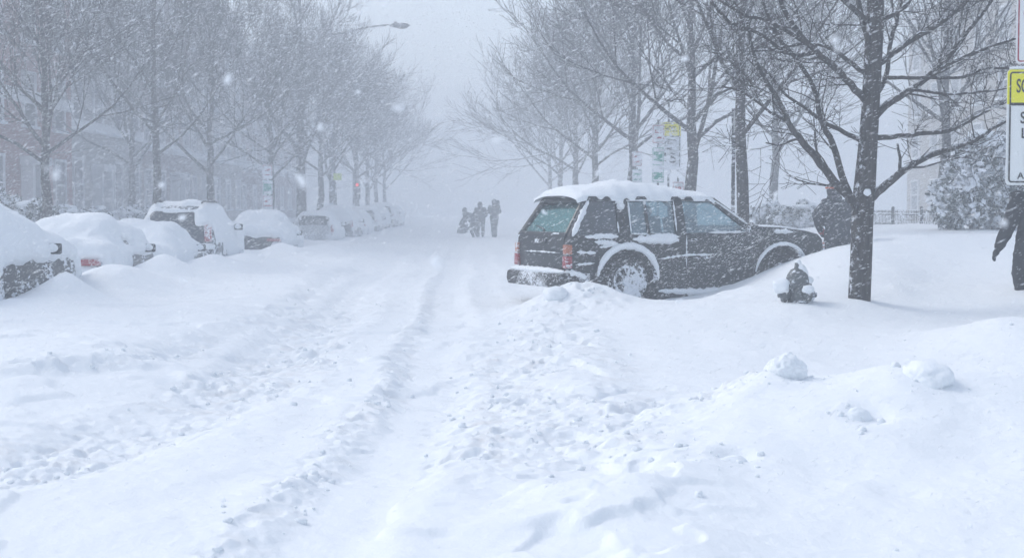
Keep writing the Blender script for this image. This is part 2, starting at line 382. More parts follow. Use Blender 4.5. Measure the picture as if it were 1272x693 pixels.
def H(x, y, detail=True):
    x = np.asarray(x, float).ravel(); y = np.asarray(y, float).ravel()
    h = base_h(x, y)
    for px_, py_, a, r in PEAKS:
        d = np.sqrt((x - px_) ** 2 + ((y - py_) * .7) ** 2) / r
        h += a * np.exp(-d ** 1.5)
    h += mound(x, y)
    h -= .15 * np.exp(-(((x - 3.85) / .85) ** 2 + ((y - 19.4) / 1.2) ** 2))
    h -= .13 * np.exp(-(((x - 2.9) / 1.5) ** 2 + ((y - 12.4) / 1.7) ** 2))
    m, xr, xl, xe = churn_mask(x, y)
    far = sst(60, 14, y)
    wob = .05 * fbm(x * .1, y * .9, 70, 3) + .16 * fbm(x * 0 + 2.2, y * .22, 75, 2)
    d = x - xr + wob
    h += -.052 * sst(.38, .10, np.where(d > 0, np.abs(d) * .72, -d)) * sst(120, 25, y)                       # wheel rut
    h += .022 * np.exp(-((d + .38) / .18) ** 2) * sst(50, 10, y) * np.clip(.7 + .9 * fbm(x * 2.2, y * 1.3, 71, 3), 0, 1.5)
    h += .02 * np.exp(-((d - .38) / .14) ** 2) * sst(50, 10, y) * np.clip(.3 + 1.6 * fbm(x * 1.5, y * .9, 73, 3), 0, 1.4)
    for off in (-1.5, -.62, .72, 1.5):                                                 # older, drifted tracks
        e = np.abs(x - (xr + off) + wob * 2)
        h += -.024 * sst(.36, .10, e) * (.35 + .65 * sst(7, 16, y)) * sst(120, 40, y) * sst(5.5, 7.5, y - 4 * (off > 0))
    h += -.065 * sst(.6, .2, np.abs(x - xl + wob)) * sst(36, 16, y)
    h += .085 * sst(.22, -.26, x - xe + wob * 1.6 + .30 * fbm(x * 1.3, y * 1.3, 72, 4)) * sst(9, 11.3, y) * sst(45, 28, y) * sst(-5.2, -3.4, x)
    h += .05 * fbm(x * .45, y * .45, 5, 3) * sst(2, 8, y) + .028 * fbm(x * 1.3, y * 1.3, 8, 3)
    led = fbm(x * .75 + 4, y * .62, 401, 4)
    h += (.05 * sst(-.035, .035, led - .05) + .045 * sst(-.03, .03, fbm(x * .9, y * .9 + 7, 411, 4) + .12)) * sst(-.4, .5, x) * sst(20, 15, y) * (1 - sst(.5, 1.2, x))
    h += .03 * sst(-.05, .05, led) * sst(.2, -.4, x) * sst(26, 14, y)
    if detail:
        mm = np.clip(m * (.55 + .9 * (fbm(x * 1.1, y * .9, 31, 3) + .35)), 0, 1.2)
        wx_ = x + .05 * fbm(x * 6, y * 6, 91, 3); wy_ = y + .05 * fbm(x * 6, y * 6, 92, 3)
        h += mm * (.020 * clods(wx_, wy_, .12, 40, .3) + .016 * clods(wx_, wy_, .06, 50, .4) + .034 * fbm(x * 5, y * 5, 94, 4) + .020 * fbm(x * 17, y * 15, 95, 3))
        pits = clods(wx_, wy_, .12, 80, .28) * np.clip(mm * 1.1 + .10 * far, 0, 1)
        h -= .048 * pits
        lm = np.clip(.12 + .5 * (fbm(x * .7, y * .7, 33, 3) - .1), 0, 1) * far
        h += lm * (.018 * clods(x, y, .14, 44, .12) + .012 * clods(x, y, .06, 54, .25))
        # dimples and soft wind ripples of the undisturbed snow
        h -= .05 * clods(x, y, .6, 61, .16) * sst(.1, .5, x) * sst(11, 9, y) * .8
        h += .009 * fbm(x * 6 + y * 2.0, y * 3.5, 12, 4) * (1 + 2 * mm)
    return h
def hz(x, y): return float(H([x], [y], False)[0])

def make_ground():
    ys = [np.arange(-8, 4.4, .2), np.arange(4.4, 9, .0175), np.arange(9, 13, .026), np.arange(13, 22, .042), np.arange(22, 40, .12), np.arange(40, 80, .5), np.arange(80, 392, 4)]
    ys = np.concatenate(ys)
    c = np.linspace(-1, 1, 640); inner = c * .46
    outer = .46 + (np.linspace(0, 1, 61)[1:] ** 2.2) * 2.2
    t = np.concatenate([-outer[::-1], inner, outer])
    W = np.maximum(ys, 4.0) * 1.0 + 1.0
    X = t[None, :] * W[:, None]
    far_edge = 150.0
    k = np.abs(t) > .46
    # outer columns stretch out to the far sides
    s = (np.abs(t) - .46) / 2.2
    tgt = np.sign(t) * (.46 * W[:, None] + s[None, :] * (far_edge - .46 * np.minimum(W, 320)[:, None]))
    X = np.where(k[None, :], tgt, X)
    X = np.clip(X, -186, 186)
    Y = np.repeat(ys[:, None], len(t), 1)
    hh = H(X.ravel(), Y.ravel())
    V = np.stack([X.ravel(), Y.ravel(), hh], -1)
    nr, nc = X.shape; idx = np.arange(nr * nc).reshape(nr, nc)
    Q = np.stack([idx[:-1, :-1], idx[:-1, 1:], idx[1:, 1:], idx[1:, :-1]], -1).reshape(-1, 4)
    o = np_mesh('snowy_ground', V, Q, M['ground']); o['kind'] = 'structure'
    m = churn_mask(X.ravel(), Y.ravel())[0]
    at_ = o.data.attributes.new('churn', 'FLOAT', 'POINT'); at_.data.foreach_set('value', np.clip(m, 0, 1).astype(np.float32))
    return o
make_ground()

# loose snow chunks
def blob(name, c, r, seed, label, cat='snow chunk', rot=0):
    from mathutils import noise as mn
    rough = 1.5 if seed == 8 else .6
    bm = bmesh.new(); bmesh.ops.create_icosphere(bm, subdivisions=5, radius=1); off = Vector((seed * 3.7, seed * 1.9, -seed * 2.3))
    for v in bm.verts:
        p = v.co.copy(); k = .20 * mn.noise(p * 1.3 + off) + rough * (.07 * mn.noise(p * 3.4 + off) + .05 * mn.noise(p * 8 + off) + .03 * mn.noise(p * 17 + off))
        v.co = Vector((p.x * r[0], p.y * r[1], p.z * r[2])) * (1 + k)
    me = bpy.data.meshes.new(name); bm.to_mesh(me); bm.free()
    me.polygons.foreach_set('use_smooth', [True] * len(me.polygons)); me.materials.append(M['snow'])
    o = link(name, me); o.location = c; o.rotation_euler = (0, R(rot), R(seed * 31)); tag(o, label, cat); return o
def on(px, y): return wx(px, y)
for px, y, r, sd, lb, dz in (
        (1152, 8.25, (.215, .15, .10), 3, 'largest loaf shaped snow chunk lying on the foreground bank below the tree', -.02),
        (977, 8.75, (.125, .12, .115), 8, 'rough rounded snowball sitting at the crest of the foreground bank below the hydrant', .01),
        (1068, 7.75, (.075, .06, .06), 12, 'small split snow chunk half sunk in the foreground bank beside the loaf shaped chunk', -.005),
        (912, 7.1, (.085, .08, .045), 17, 'flat snow chunk embedded low in the front slope of the foreground bank', -.005),
        (690, 18.0, (.17, .16, .12), 21, 'snow lump on the pile behind the rear bumper of the dark vehicle', .03)):
    x = wx(px, y); blob('snow_chunk', (x, y, hz(x, y) + dz), r, sd, lb)
def make_clods():
    bm = bmesh.new(); bmesh.ops.create_icosphere(bm, subdivisions=2, radius=1)
    bv = np.array([v.co for v in bm.verts]); bf = np.array([[v.index for v in f.verts] for f in bm.faces]); bm.free()
    n = 80000; y = 5 + 19 * RNG.random(n) ** 1.5; x = RNG.uniform(-.42, .42, n) * y
    m = churn_mask(x, y)[0]; nz = np.clip(.4 + fbm(x * 1.1, y * .9, 31, 3) * 1.3, 0, 1)
    keep = RNG.random(n) < m ** 1.3 * nz * .25 + .001
    x = x[keep]; y = y[keep]
    for cx_, cy_ in ((977, 8.7), (1152, 8.2), (1068, 7.7), (912, 7.05), (720, 18), (840, 9.6), (900, 9.2)):
        x = np.append(x, wx(cx_, cy_) + RNG.normal(0, .16, 22)); y = np.append(y, cy_ + RNG.normal(-.05, .16, 22))
    n = len(x); h = H(x, y)
    r = .004 + .021 * RNG.random(n) ** 4.5
    V = []; Fc = []
    for i in range(n):
        s = np.array([1, 1, .8]) * RNG.uniform(.7, 1.3, 3); ph = RNG.uniform(0, 6, 3)
        k = 1 + .22 * np.sin(bv @ np.array([2.5, 3.1, 1.7]) + ph[0]) + .14 * np.sin(bv @ np.array([-4.1, 3.3, 4.7]) + ph[1])
        V.append(bv * k[:, None] * r[i] * s + np.array([x[i], y[i], h[i] + r[i] * .25])); Fc.append(bf + i * len(bv))
    o = np_mesh('snow_clods', np.concatenate(V), np.concatenate(Fc), M['snow']); tag(o, 'crumbled snow clods scattered along the churned wheel tracks', 'snow clods', None, 'stuff')
make_clods()

# ------------------------------------------------------------------ hero vehicle
def tum(z): return .15 * max(0.0, (z - 1.0) / .5) ** 1.1
SW = 1.69
def make_suv():
    t = thing('parked_suv', 'black boxy four wheel drive with teal tinted windows stuck across the snowy kerb', 'car', (.80, 19.9, .0), R(25))
    paint, trim = M['suv'], M['suv_trim']
    def arc(cx, cz, r, a0, a1, n=10): return [(cx + r * math.cos(R(a0 + (a1 - a0) * i / n)), cz + r * math.sin(R(a0 + (a1 - a0) * i / n))) for i in range(n + 1)]
    out = [(.03, .40), (-.005, .58), (-.02, .80), (.0, .96), (.03, 1.0), (2.98, 1.03), (3.2, 1.12), (3.6, 1.105), (4.05, 1.05), (4.27, 1.0), (4.36, .92), (4.40, .62), (4.36, .38)]
    out += arc(3.6, .36, .46, 0, 180) + [(3.1, .06), (1.43, .06)] + arc(.93, .36, .46, 0, 180)
    # side-curved body: outline lofted over the width
    secs = [(.035, .985), (.0, 1.0), (.02, 1.0), (SW - .02, 1.0), (SW, 1.0), (SW - .035, .985)]
    b = MB(); cl, cz = 2.2, .66
    rings = []
    for w, sc in ((0.0, .992), (.025, 1.0), (SW - .025, 1.0), (SW, .992)):
        rings.append([(cl + (l - cl) * sc, w, cz + (z - cz) * (sc if z > .5 else 1)) for l, z in out])
    n = len(out); vs = [p for r in rings for p in r]; fs = [tuple(range(n)), tuple(reversed(range(3 * n, 4 * n)))]
    for q in range(3):
        for i in range(n):
            j = (i + 1) % n; fs.append((q * n + j, q * n + i, (q + 1) * n + i, (q + 1) * n + j))
    b.add(vs, fs); b.build('body', paint, t, True, .012, 35)
    # wheel well liners
    for cx in (.93, 3.6): MB().box((cx, SW / 2, .5), (.9, SW - .55, .7)).build('wheel_housing', M['dark'], t, False)
    # flares
    for cx in (.93, 3.6):
        for w in (-.015, SW + .015):
            f = MB(); P = []
            for i in range(15):
                a = R(-5 + 190 * i / 14); P.append([(cx + r * math.cos(a), w + dw, .36 + r * math.sin(a)) for r, dw in ((.44, 0.02 if w < 1 else -.02), (.45, -.03 if w < 1 else .03), (.50, -.03 if w < 1 else .03), (.53, 0.02 if w < 1 else -.02))])
            f.gridf(P); f.build('wheel_flare', trim, t)
    # wheels
    for cx in (.93, 3.6):
        for w, sg in ((.12, -1), (SW - .12, 1)):
            wh = MB(); wh.lathe([(.20, -.11), (.33, -.115), (.355, -.09), (.365, -.03), (.365, .03), (.355, .09), (.33, .115), (.20, .11)], (cx, w, .36), 32, 'y'); tw = wh.build('wheel', M['tyre'], t)
            rm = MB(); o_ = w + sg * .10
            rm.lathe([(.215, -.02), (.215, .015), (.18, .02), (.165, -.02), (.08, -.01), (.07, .035), (.0, .04)], (cx, o_ if sg > 0 else o_, .36), 28, 'y') if sg > 0 else rm.lathe([(.215, .02), (.215, -.015), (.18, -.02), (.165, .02), (.08, .01), (.07, -.035), (.001, -.04)], (cx, o_, .36), 28, 'y')
            rm.build('rim', M['rim'], tw)
            sp = MB()
            for k in range(6):
                a = 2 * PI * k / 6 + .3
                sp.box((cx + .125 * math.cos(a), o_ + sg * .012, .36 + .125 * math.sin(a)), (.10, .02, .035), Matrix.Rotation(-a, 3, 'Y'))
            sp.build('spokes', M['rim'], tw, True, .006)
    # greenhouse
    def sp(l, z, side, inn=0.0):
        w = tum(z) + inn
        return (l, w if side == 0 else SW - w, z)
    ZB, ZT = 1.0, 1.53
    pil = {'rear_pillar': [(.0, ZB), (.10, ZB), (.44, ZT), (.33, ZT)], 'centre_pillar': [(.79, ZB), (.98, ZB), (1.0, ZT), (.83, ZT)],
           'door_pillar': [(1.75, ZB), (1.93, ZB), (1.93, ZT), (1.77, ZT)], 'windscreen_pillar': [(3.04, ZB + .03), (3.16, 1.09), (2.50, ZT + .01), (2.40, ZT - .02)]}
    for side in (0, 1):
        for nm, poly in pil.items():
            MB().prism(poly, lambda l, z: sp(l, z, side), lambda l, z: sp(l, z, side, .06)).build(nm, paint, t, False)
        hd = MB().prism([(.33, 1.50), (2.48, 1.50), (2.44, 1.56), (.36, 1.56)], lambda l, z: sp(l, z, side, -.004), lambda l, z: sp(l, z, side, .07)); hd.build('roof_rail', paint, t, False)
        for nm, poly, mt in (('quarter_window', [(.11, 1.01), (.79, 1.01), (.83, 1.5), (.43, 1.5)], M['privacy']), ('rear_door_window', [(1.0, 1.03), (1.75, 1.03), (1.77, 1.5), (1.02, 1.5)], M['teal2']),
                             ('front_door_window', [(1.93, 1.03), (3.03, 1.04), (2.42, 1.5), (1.93, 1.5)], M['teal2'])):
            MB().prism(poly, lambda l, z: sp(l, z, side, .02), lambda l, z: sp(l, z, side, .026)).build(nm, mt, t, False)
        # vertical divider of the rear door window
        MB().prism([(1.28, 1.03), (1.32, 1.03), (1.32, 1.5), (1.28, 1.5)], lambda l, z: sp(l, z, side, .008), lambda l, z: sp(l, z, side, .04)).build('window_divider', trim, t, False)
        MB().prism([(1.0, 1.03), (1.28, 1.03), (1.28, 1.5), (1.02, 1.5)], lambda l, z: sp(l, z, side, .03), lambda l, z: sp(l, z, side, .035)).build('fixed_window', M['privacy'], t, False)
        # mirror
        wm = -.13 if side == 0 else SW + .13
        mm = MB(); mm.ellip((2.95, wm, 1.1), (.06, .12, .085), 14, 10); mm.build('door_mirror', trim, t)
        MB().box((.90, tum(1.2) - .012 if side == 0 else SW - tum(1.2) + .012, 1.22), (.03, .03, .12)).build('door_handle', trim, t, True, .006)
        MB().box((2.02, -.012 if side == 0 else SW + .012, .93), (.14, .03, .035)).build('door_handle', trim, t, True, .006)
        MB().box((1.9, -.016 if side == 0 else SW + .016, .68), (1.0, .022, .055)).build('side_moulding', trim, t, True, .006)
    # roof
    b = MB(); P = []
    for i, l in enumerate(np.linspace(.28, 2.52, 24)):
        row = []
        e = min(1, (l - .28) / .25, (2.52 - l) / .3); e = math.sin(max(0, e) * PI / 2)
        for v in np.linspace(-1, 1, 21):
            w = SW / 2 + v * (SW / 2 - .15); zt = 1.545 + (.075 * (1 - abs(v) ** 3.0)) * (.35 + .65 * e)
            row.append((l, w, zt))
        P.append(row)
    b.gridf(P); b2 = MB().gridf([[(x, y, z - .05) for x, y, z in r] for r in P]); b.add(b2.v, b2.f)
    b.build('roof', paint, t)
    # windscreen and tailgate
    def cross(l0, z0, l1, z1, i0, i1, th=.006):
        return lambda mb: mb.prism([(l0, z0, i0), (l0, z0, SW - i0), (l1, z1, SW - i1), (l1, z1, i1)], lambda l, z, w: (l, w, z), lambda l, z, w: (l - th, w, z - th * .5))
    b = MB(); cross(3.12, 1.11, 2.47, 1.545, .12, .2)(b); b.build('windscreen', M['teal2'], t, False)
    tg = MB()
    tg.prism([(-.02, .47, .19), (-.02, .47, SW - .19), (.0, 1.02, SW - .12), (.0, 1.02, .12)], lambda l, z, w: (l - .012, w, z), lambda l, z, w: (l + .05, w, z))
    tgo = tg.build('tailgate', paint, t, True, .008)
    g = MB(); cross(.035, 1.04, .355, 1.50, .14, .24)(g); g.build('tailgate_window', M['teal'], t, False)
    fr = MB()
    for a, c in (((.02, .10, 1.02), (.02, SW - .10, 1.02)), ((.345, .20, 1.51), (.345, SW - .20, 1.51)), ((.02, .12, 1.02), (.345, .22, 1.51)), ((.02, SW - .12, 1.02), (.345, SW - .22, 1.51))):
        fr.tube([a, c], .035, 8)
    fr.build('tailgate_frame', paint, t)
    MB().box((.34, SW / 2, 1.565), (.14, SW - .5, .04)).build('rear_spoiler', paint, t, True, .012)
    MB().tube([(.0, SW / 2 - .05, 1.03), (.06, SW / 2 + .1, 1.10), (.10, SW / 2 + .38, 1.13)], .012, 6).build('rear_wiper', trim, t)
    MB().box((-.03, SW / 2, .92), (.03, .34, .06)).build('tailgate_handle', trim, t, True, .008)
    for w in (.10, SW - .10):
        tl = MB().box((.0, w + (.03 if w > 1 else -.03) * 0 + (-.05 if w < 1 else .05), .81), (.10, .11, .14)).build('tail_light', M['amber'], t, True, .012)
        MB().box((-.004, w + (-.05 if w < 1 else .05), .635), (.10, .125, .17)).build('red_lens', M['red'], tl, True, .012)
    bp = MB(); bp.prism([(-.16, .27), (-.185, .36), (-.17, .47), (.0, .49), (.05, .49), (.05, .27)], lambda l, z: (l, -.02, z), lambda l, z: (l, SW + .02, z)); bp.build('rear_bumper', trim, t, True, .03)
    MB().box((.17, -.012, .40), (.30, .03, .16)).build('bumper_end', trim, t, True, .01)
    MB().prism([(4.34, .38), (4.34, .62), (4.47, .60), (4.50, .5), (4.46, .38)], lambda l, z: (l, -.01, z), lambda l, z: (l, SW + .01, z)).build('front_bumper', trim, t, True, .03)
    for w in (.1, SW - .1): MB().box((4.375, w, .80), (.07, .17, .15)).build('front_indicator', M['amber'], t, True, .01)
    MB().box((4.37, SW / 2, .80), (.05, SW - .5, .17)).build('grille', M['dark'], t, True, .01)
    for w in (.32, SW - .32): MB().box((4.365, w, .80), (.05, .22, .15)).build('headlight', M['chrome'], t, True, .01)
    tp = MB().tube([(-.08, .45, .22), (.25, .45, .24)], .035, 10); tp.build('exhaust', trim, t)
    # interior
    for w in (.45, SW - .45):
        s = MB(); s.box((2.05, w, .92), (.16, .48, .7), Matrix.Rotation(R(-10), 3, 'Y')); s.ellip((1.97, w, 1.34), (.06, .14, .10)); s.box((2.25, w, .66), (.5, .48, .16)); s.build('front_seat', M['seat'], t, True, .04)
    s = MB(); s.box((1.12, SW / 2, .84), (.14, 1.3, .5), Matrix.Rotation(R(-10), 3, 'Y')); s.build('rear_seat', M['seat'], t, True, .03)
    MB().box((3.0, SW / 2, .96), (.3, 1.35, .2)).build('dashboard', M['dark'], t, True, .04)
    sw = MB(); P = [(2.72 + .06 * math.sin(a), SW - .45 + .18 * math.cos(a), 1.05 + .17 * math.sin(a)) for a in np.linspace(0, 2 * PI, 20)]; sw.tube(P, .015, 6); sw.build('steering_wheel', M['dark'], t)
    # ---- snow lying on it
    P = []; Q = []
    L_ = np.linspace(.20, 2.62, 64); Vw = np.linspace(-1, 1, 40)
    for l in L_:
        row = []; row2 = []
        th0 = np.interp(l, [.2, .34, .6, .95, 1.25, 1.55, 1.9, 2.2, 2.62], [.01, .05, .09, .13, .16, .14, .07, .04, .02])
        for v in Vw:
            hw = SW / 2 - .15 + .02 * math.sin(l * 9) + .018 * math.sin(l * 23 + 1); w = SW / 2 + v * hw
            e = 1 - abs(v) ** 5; zr = 1.545 + .075 * (1 - abs(v) ** 3)
            e2 = min(1.0, (l - .2) / .1, (2.62 - l) / .12); zr2 = zr - (max(0, l - 2.42) * .68) - max(0, .3 - l) * .3
            nzv = float(fbm(np.array([l * 2.6]), np.array([w * 2.6]), 3, 4)[0])
            th = th0 * (1 + .55 * nzv) * (.12 + .88 * e) * max(0, e2) ** .5 + .012
            row.append((l, w, zr2 + th)); row2.append((l, w, zr2 - .02 - (.03 if abs(v) > .95 else 0)))
        P.append(row); Q.append(row2)
    b = MB().gridf(P); b2 = MB().gridf(Q); nA = len(b.v); b.add(b2.v, b2.f)
    nl, nv = len(L_), len(Vw)
    for i in range(nl - 1):
        for j in (0, nv - 1): b.f.append((i * nv + j, (i + 1) * nv + j, nA + (i + 1) * nv + j, nA + i * nv + j))
    for j in range(nv - 1):
        for i in (0, nl - 1): b.f.append((i * nv + j, i * nv + j + 1, nA + i * nv + j + 1, nA + i * nv + j))
    b.build('roof_snow', M['snow'], t, True, 0, 80)
    rnd = random.Random(5)
    def strip(pts, r, n=14, jit=.35, flat=1.0, seg=8):
        pts = [Vector(p) for p in pts]; out = []; rr = []
        m = len(pts) - 1
        for i in range(n + 1):
            u = i / n * m; k = min(int(u), m - 1); f = u - k
            out.append(pts[k].lerp(pts[k + 1], f) + Vector((0, 0, rnd.uniform(-.1, .1) * r))); e = min(1, 4 * i / n + .25, 4 * (n - i) / n + .25)
            rr.append(r * e * (1 + rnd.uniform(-jit, jit)))
        return out, rr
    def add(pts, r, **k): o, q = strip(pts, r, **k); MB().tube(o, q, 8).build('snow_crust', M['snow'], t, True, 0, 80)
    add([sp(.05, 1.0, 0, -.005), sp(.22, 1.27, 0, -.005), sp(.38, 1.5, 0, -.005)], .042)                       # rear pillar
    add([sp(.86, 1.53, 0, -.02), sp(.88, 1.45, 0, -.02), sp(.87, 1.36, 0, -.02)], .06, jit=.2)                  # clump hanging from the roof
    add([(.25, .0, .99), (.55, -.005, 1.0), (.78, -.005, .99)], .032)
    add([(.40, -.008, .92), (.60, -.012, .90), (.78, -.008, .88)], .04, n=18)
    add([(1.02, -.008, .95), (1.4, -.015, .94), (1.78, -.01, .93)], .055, n=22)
    add([(1.3, -.008, .985), (1.6, -.01, .985), (1.78, -.01, .98)], .045, n=18)
    add([(2.3, 0.0, 1.035), (2.7, 0.0, 1.04), (2.95, .005, 1.04)], .018)
    for cx, r0, a0, a1 in ((.93, .052, 2, 172), (3.6, .03, 30, 170)):
        add([(cx + .50 * math.cos(R(a)), -.04, .36 + .50 * math.sin(R(a))) for a in np.linspace(a0, a1, 14)], r0, n=34, jit=.16)
    add([(cx_, w_, .50) for cx_, w_ in ((-.11, .0), (-.11, .6), (-.11, 1.2), (-.11, SW))], .05, n=26, jit=.2)   # on the bumper
    add([(-.07, .06, .50), (.12, -.02, .47), (.26, -.02, .42)], .05)
    add([(-.09, .0, .51), (-.09, .9, .51), (-.09, SW, .51)], .04, n=26, jit=.2)
    add([(.0, .25, 1.03), (.0, .55, 1.03)], .015)
    for a, c in ((sp(1.0, 1.03, 0, -.004), sp(1.02, 1.5, 0, -.004)), (sp(1.0, 1.505, 0, -.004), sp(1.78, 1.505, 0, -.004)), (sp(1.76, 1.06, 0, -.004), sp(1.78, 1.5, 0, -.004)), (sp(1.0, 1.03, 0, -.004), sp(1.28, 1.02, 0, -.004)), (sp(.80, 1.05, 0, -.003), sp(.80, 1.2, 0, -.003))):
        add([a, c], .012, n=16)
    add([sp(3.1, 1.09, 0, .0), sp(2.8, 1.30, 0, .0), sp(2.46, 1.53, 0, .0)], .016, n=18)
    add([(3.02, -.12, 1.17), (2.93, -.13, 1.19)], .03, n=6)
    add([(.99, -.006, .93), (1.0, -.006, .80)], .014, n=10); add([(1.92, -.006, 1.0), (1.92, -.008, .55)], .009, n=18, jit=.7)
    add([(1.45, -.012, .20), (2.2, -.02, .17), (3.05, -.012, .22)], .05, n=26); add([(1.42, -.03, .66), (1.9, -.034, .715), (2.38, -.03, .715)], .014, n=22, jit=.6)
    add([(.12, -.004, .78), (.42, -.006, .76)], .022, n=10, jit=.6); add([(.10, -.004, .60), (.40, -.006, .62)], .018, n=10, jit=.6); add([(.48, -.004, .84), (.75, -.006, .87)], .02, n=10, jit=.6)
    add([(-.02, .25, .76), (-.02, .9, .765), (-.02, 1.4, .76)], .012, n=22, jit=.7)
    add([(3.25, .03, 1.115), (3.7, .03, 1.10), (4.2, .04, 1.02)], .018, n=20)
    add([(3.45, -.004, 1.04), (3.6, -.006, 1.045), (3.8, -.004, 1.03)], .035, n=12)
    P = [[(l, w, np.interp(l, [3.2, 3.6, 4.05, 4.3], [1.135, 1.125, 1.07, 1.005]) + .02 * float(fbm(np.array([l * 3]), np.array([w * 3]), 9, 3)[0]) - (.03 if w in (.02, SW - .02) else 0)) for w in [.02] + list(np.linspace(.06, SW - .06, 14)) + [SW - .02]] for l in np.linspace(3.2, 4.12, 16)]
    MB().gridf(P).build('bonnet_snow', M['snow'], t, True, 0, 80)
    return t
make_suv()

# ------------------------------------------------------------------ snow-covered parked cars
PROF = {
 'sedan': ([0, .04, .10, .2, .75, 1.35, 1.85, 2.6, 3.4, 4.3, 4.5, 4.6], [.40, .70, .92, .99, 1.02, 1.34, 1.40, 1.38, .98, .84, .66, .40], 4.6, .88, .90),
 'hatch': ([0, .05, .12, .45, .9, 1.7, 2.3, 3.0, 3.9, 4.1, 4.2], [.40, .75, .98, 1.34, 1.43, 1.46, 1.40, .98, .84, .66, .40], 4.2, .86, .92),
 'wagon': ([0, .05, .12, .42, .8, 1.8, 2.7, 3.45, 4.3, 4.5, 4.6], [.42, .8, 1.06, 1.52, 1.60, 1.62, 1.55, 1.08, .93, .7, .42], 4.6, .92, 1.0),
}
def car_grid(kind, l, s):
    xs, zs, L, HW, belt = PROF[kind]
    d = np.linspace(0, L, 400); zt = np.interp(d, xs, zs)
    k = np.ones(13) / 13; zt = np.convolve(np.pad(zt, 6, 'edge'), k, 'valid'); zt = np.interp(l, d, zt)
    q = np.clip(np.minimum(l, L - l) / .45, 0, 1); hw = HW * (.80 + .20 * np.sqrt(1 - (1 - q) ** 2))
    P = np.zeros((len(l), len(s), 3))
    for i in range(len(l)):
        z0 = .26; zb = min(belt, zt[i] - .05); z1 = zt[i]; up = np.clip((z1 - zb) / .5, 0, 1); w = hw[i]; wr = w * (.90 - .24 * up)
        C = np.array([(w * .92, z0), (w * .99, z0 + .25 * (zb - z0)), (w, z0 + .65 * (zb - z0)), (w * .96, zb), (wr + (w * .96 - wr) * .12, z1 - .10 * up - .03), (wr * .86, z1 - .02), (wr * .4, z1), (0, z1 + .005)])
        C = np.concatenate([C, (C[:-1] * [-1, 1])[::-1]])
        dl = np.append(0, np.cumsum(np.hypot(*np.diff(C, axis=0).T))); dl /= dl[-1]
        P[i, :, 0] = l[i]; P[i, :, 1] = np.interp((s + 1) / 2, dl, -C[:, 0]); P[i, :, 2] = np.interp((s + 1) / 2, dl, C[:, 1])
    for _ in range(2): P[:, 1:-1, 1:] = P[:, 1:-1, 1:] * .5 + .25 * (P[:, :-2, 1:] + P[:, 2:, 1:])
    return P      # s = -1 is the right-hand sill, +1 the left one
def gnormals(P):
    a = np.gradient(P, axis=0); b = np.gradient(P, axis=1); n = np.cross(a, b); n /= np.maximum(1e-9, np.linalg.norm(n, axis=-1, keepdims=True))
    c = P - np.array([P[..., 0].mean(), 0, .6]); 
    return n * np.where((n * c).sum(-1, keepdims=True) < 0, -1, 1)
def grid_obj(P, name, mat, parent):
    n, m = P.shape[:2]; idx = np.arange(n * m).reshape(n, m)
    Q = np.stack([idx[:-1, :-1], idx[1:, :-1], idx[1:, 1:], idx[:-1, 1:]], -1).reshape(-1, 4)
    return np_mesh(name, P.reshape(-1, 3), Q, mat, parent)
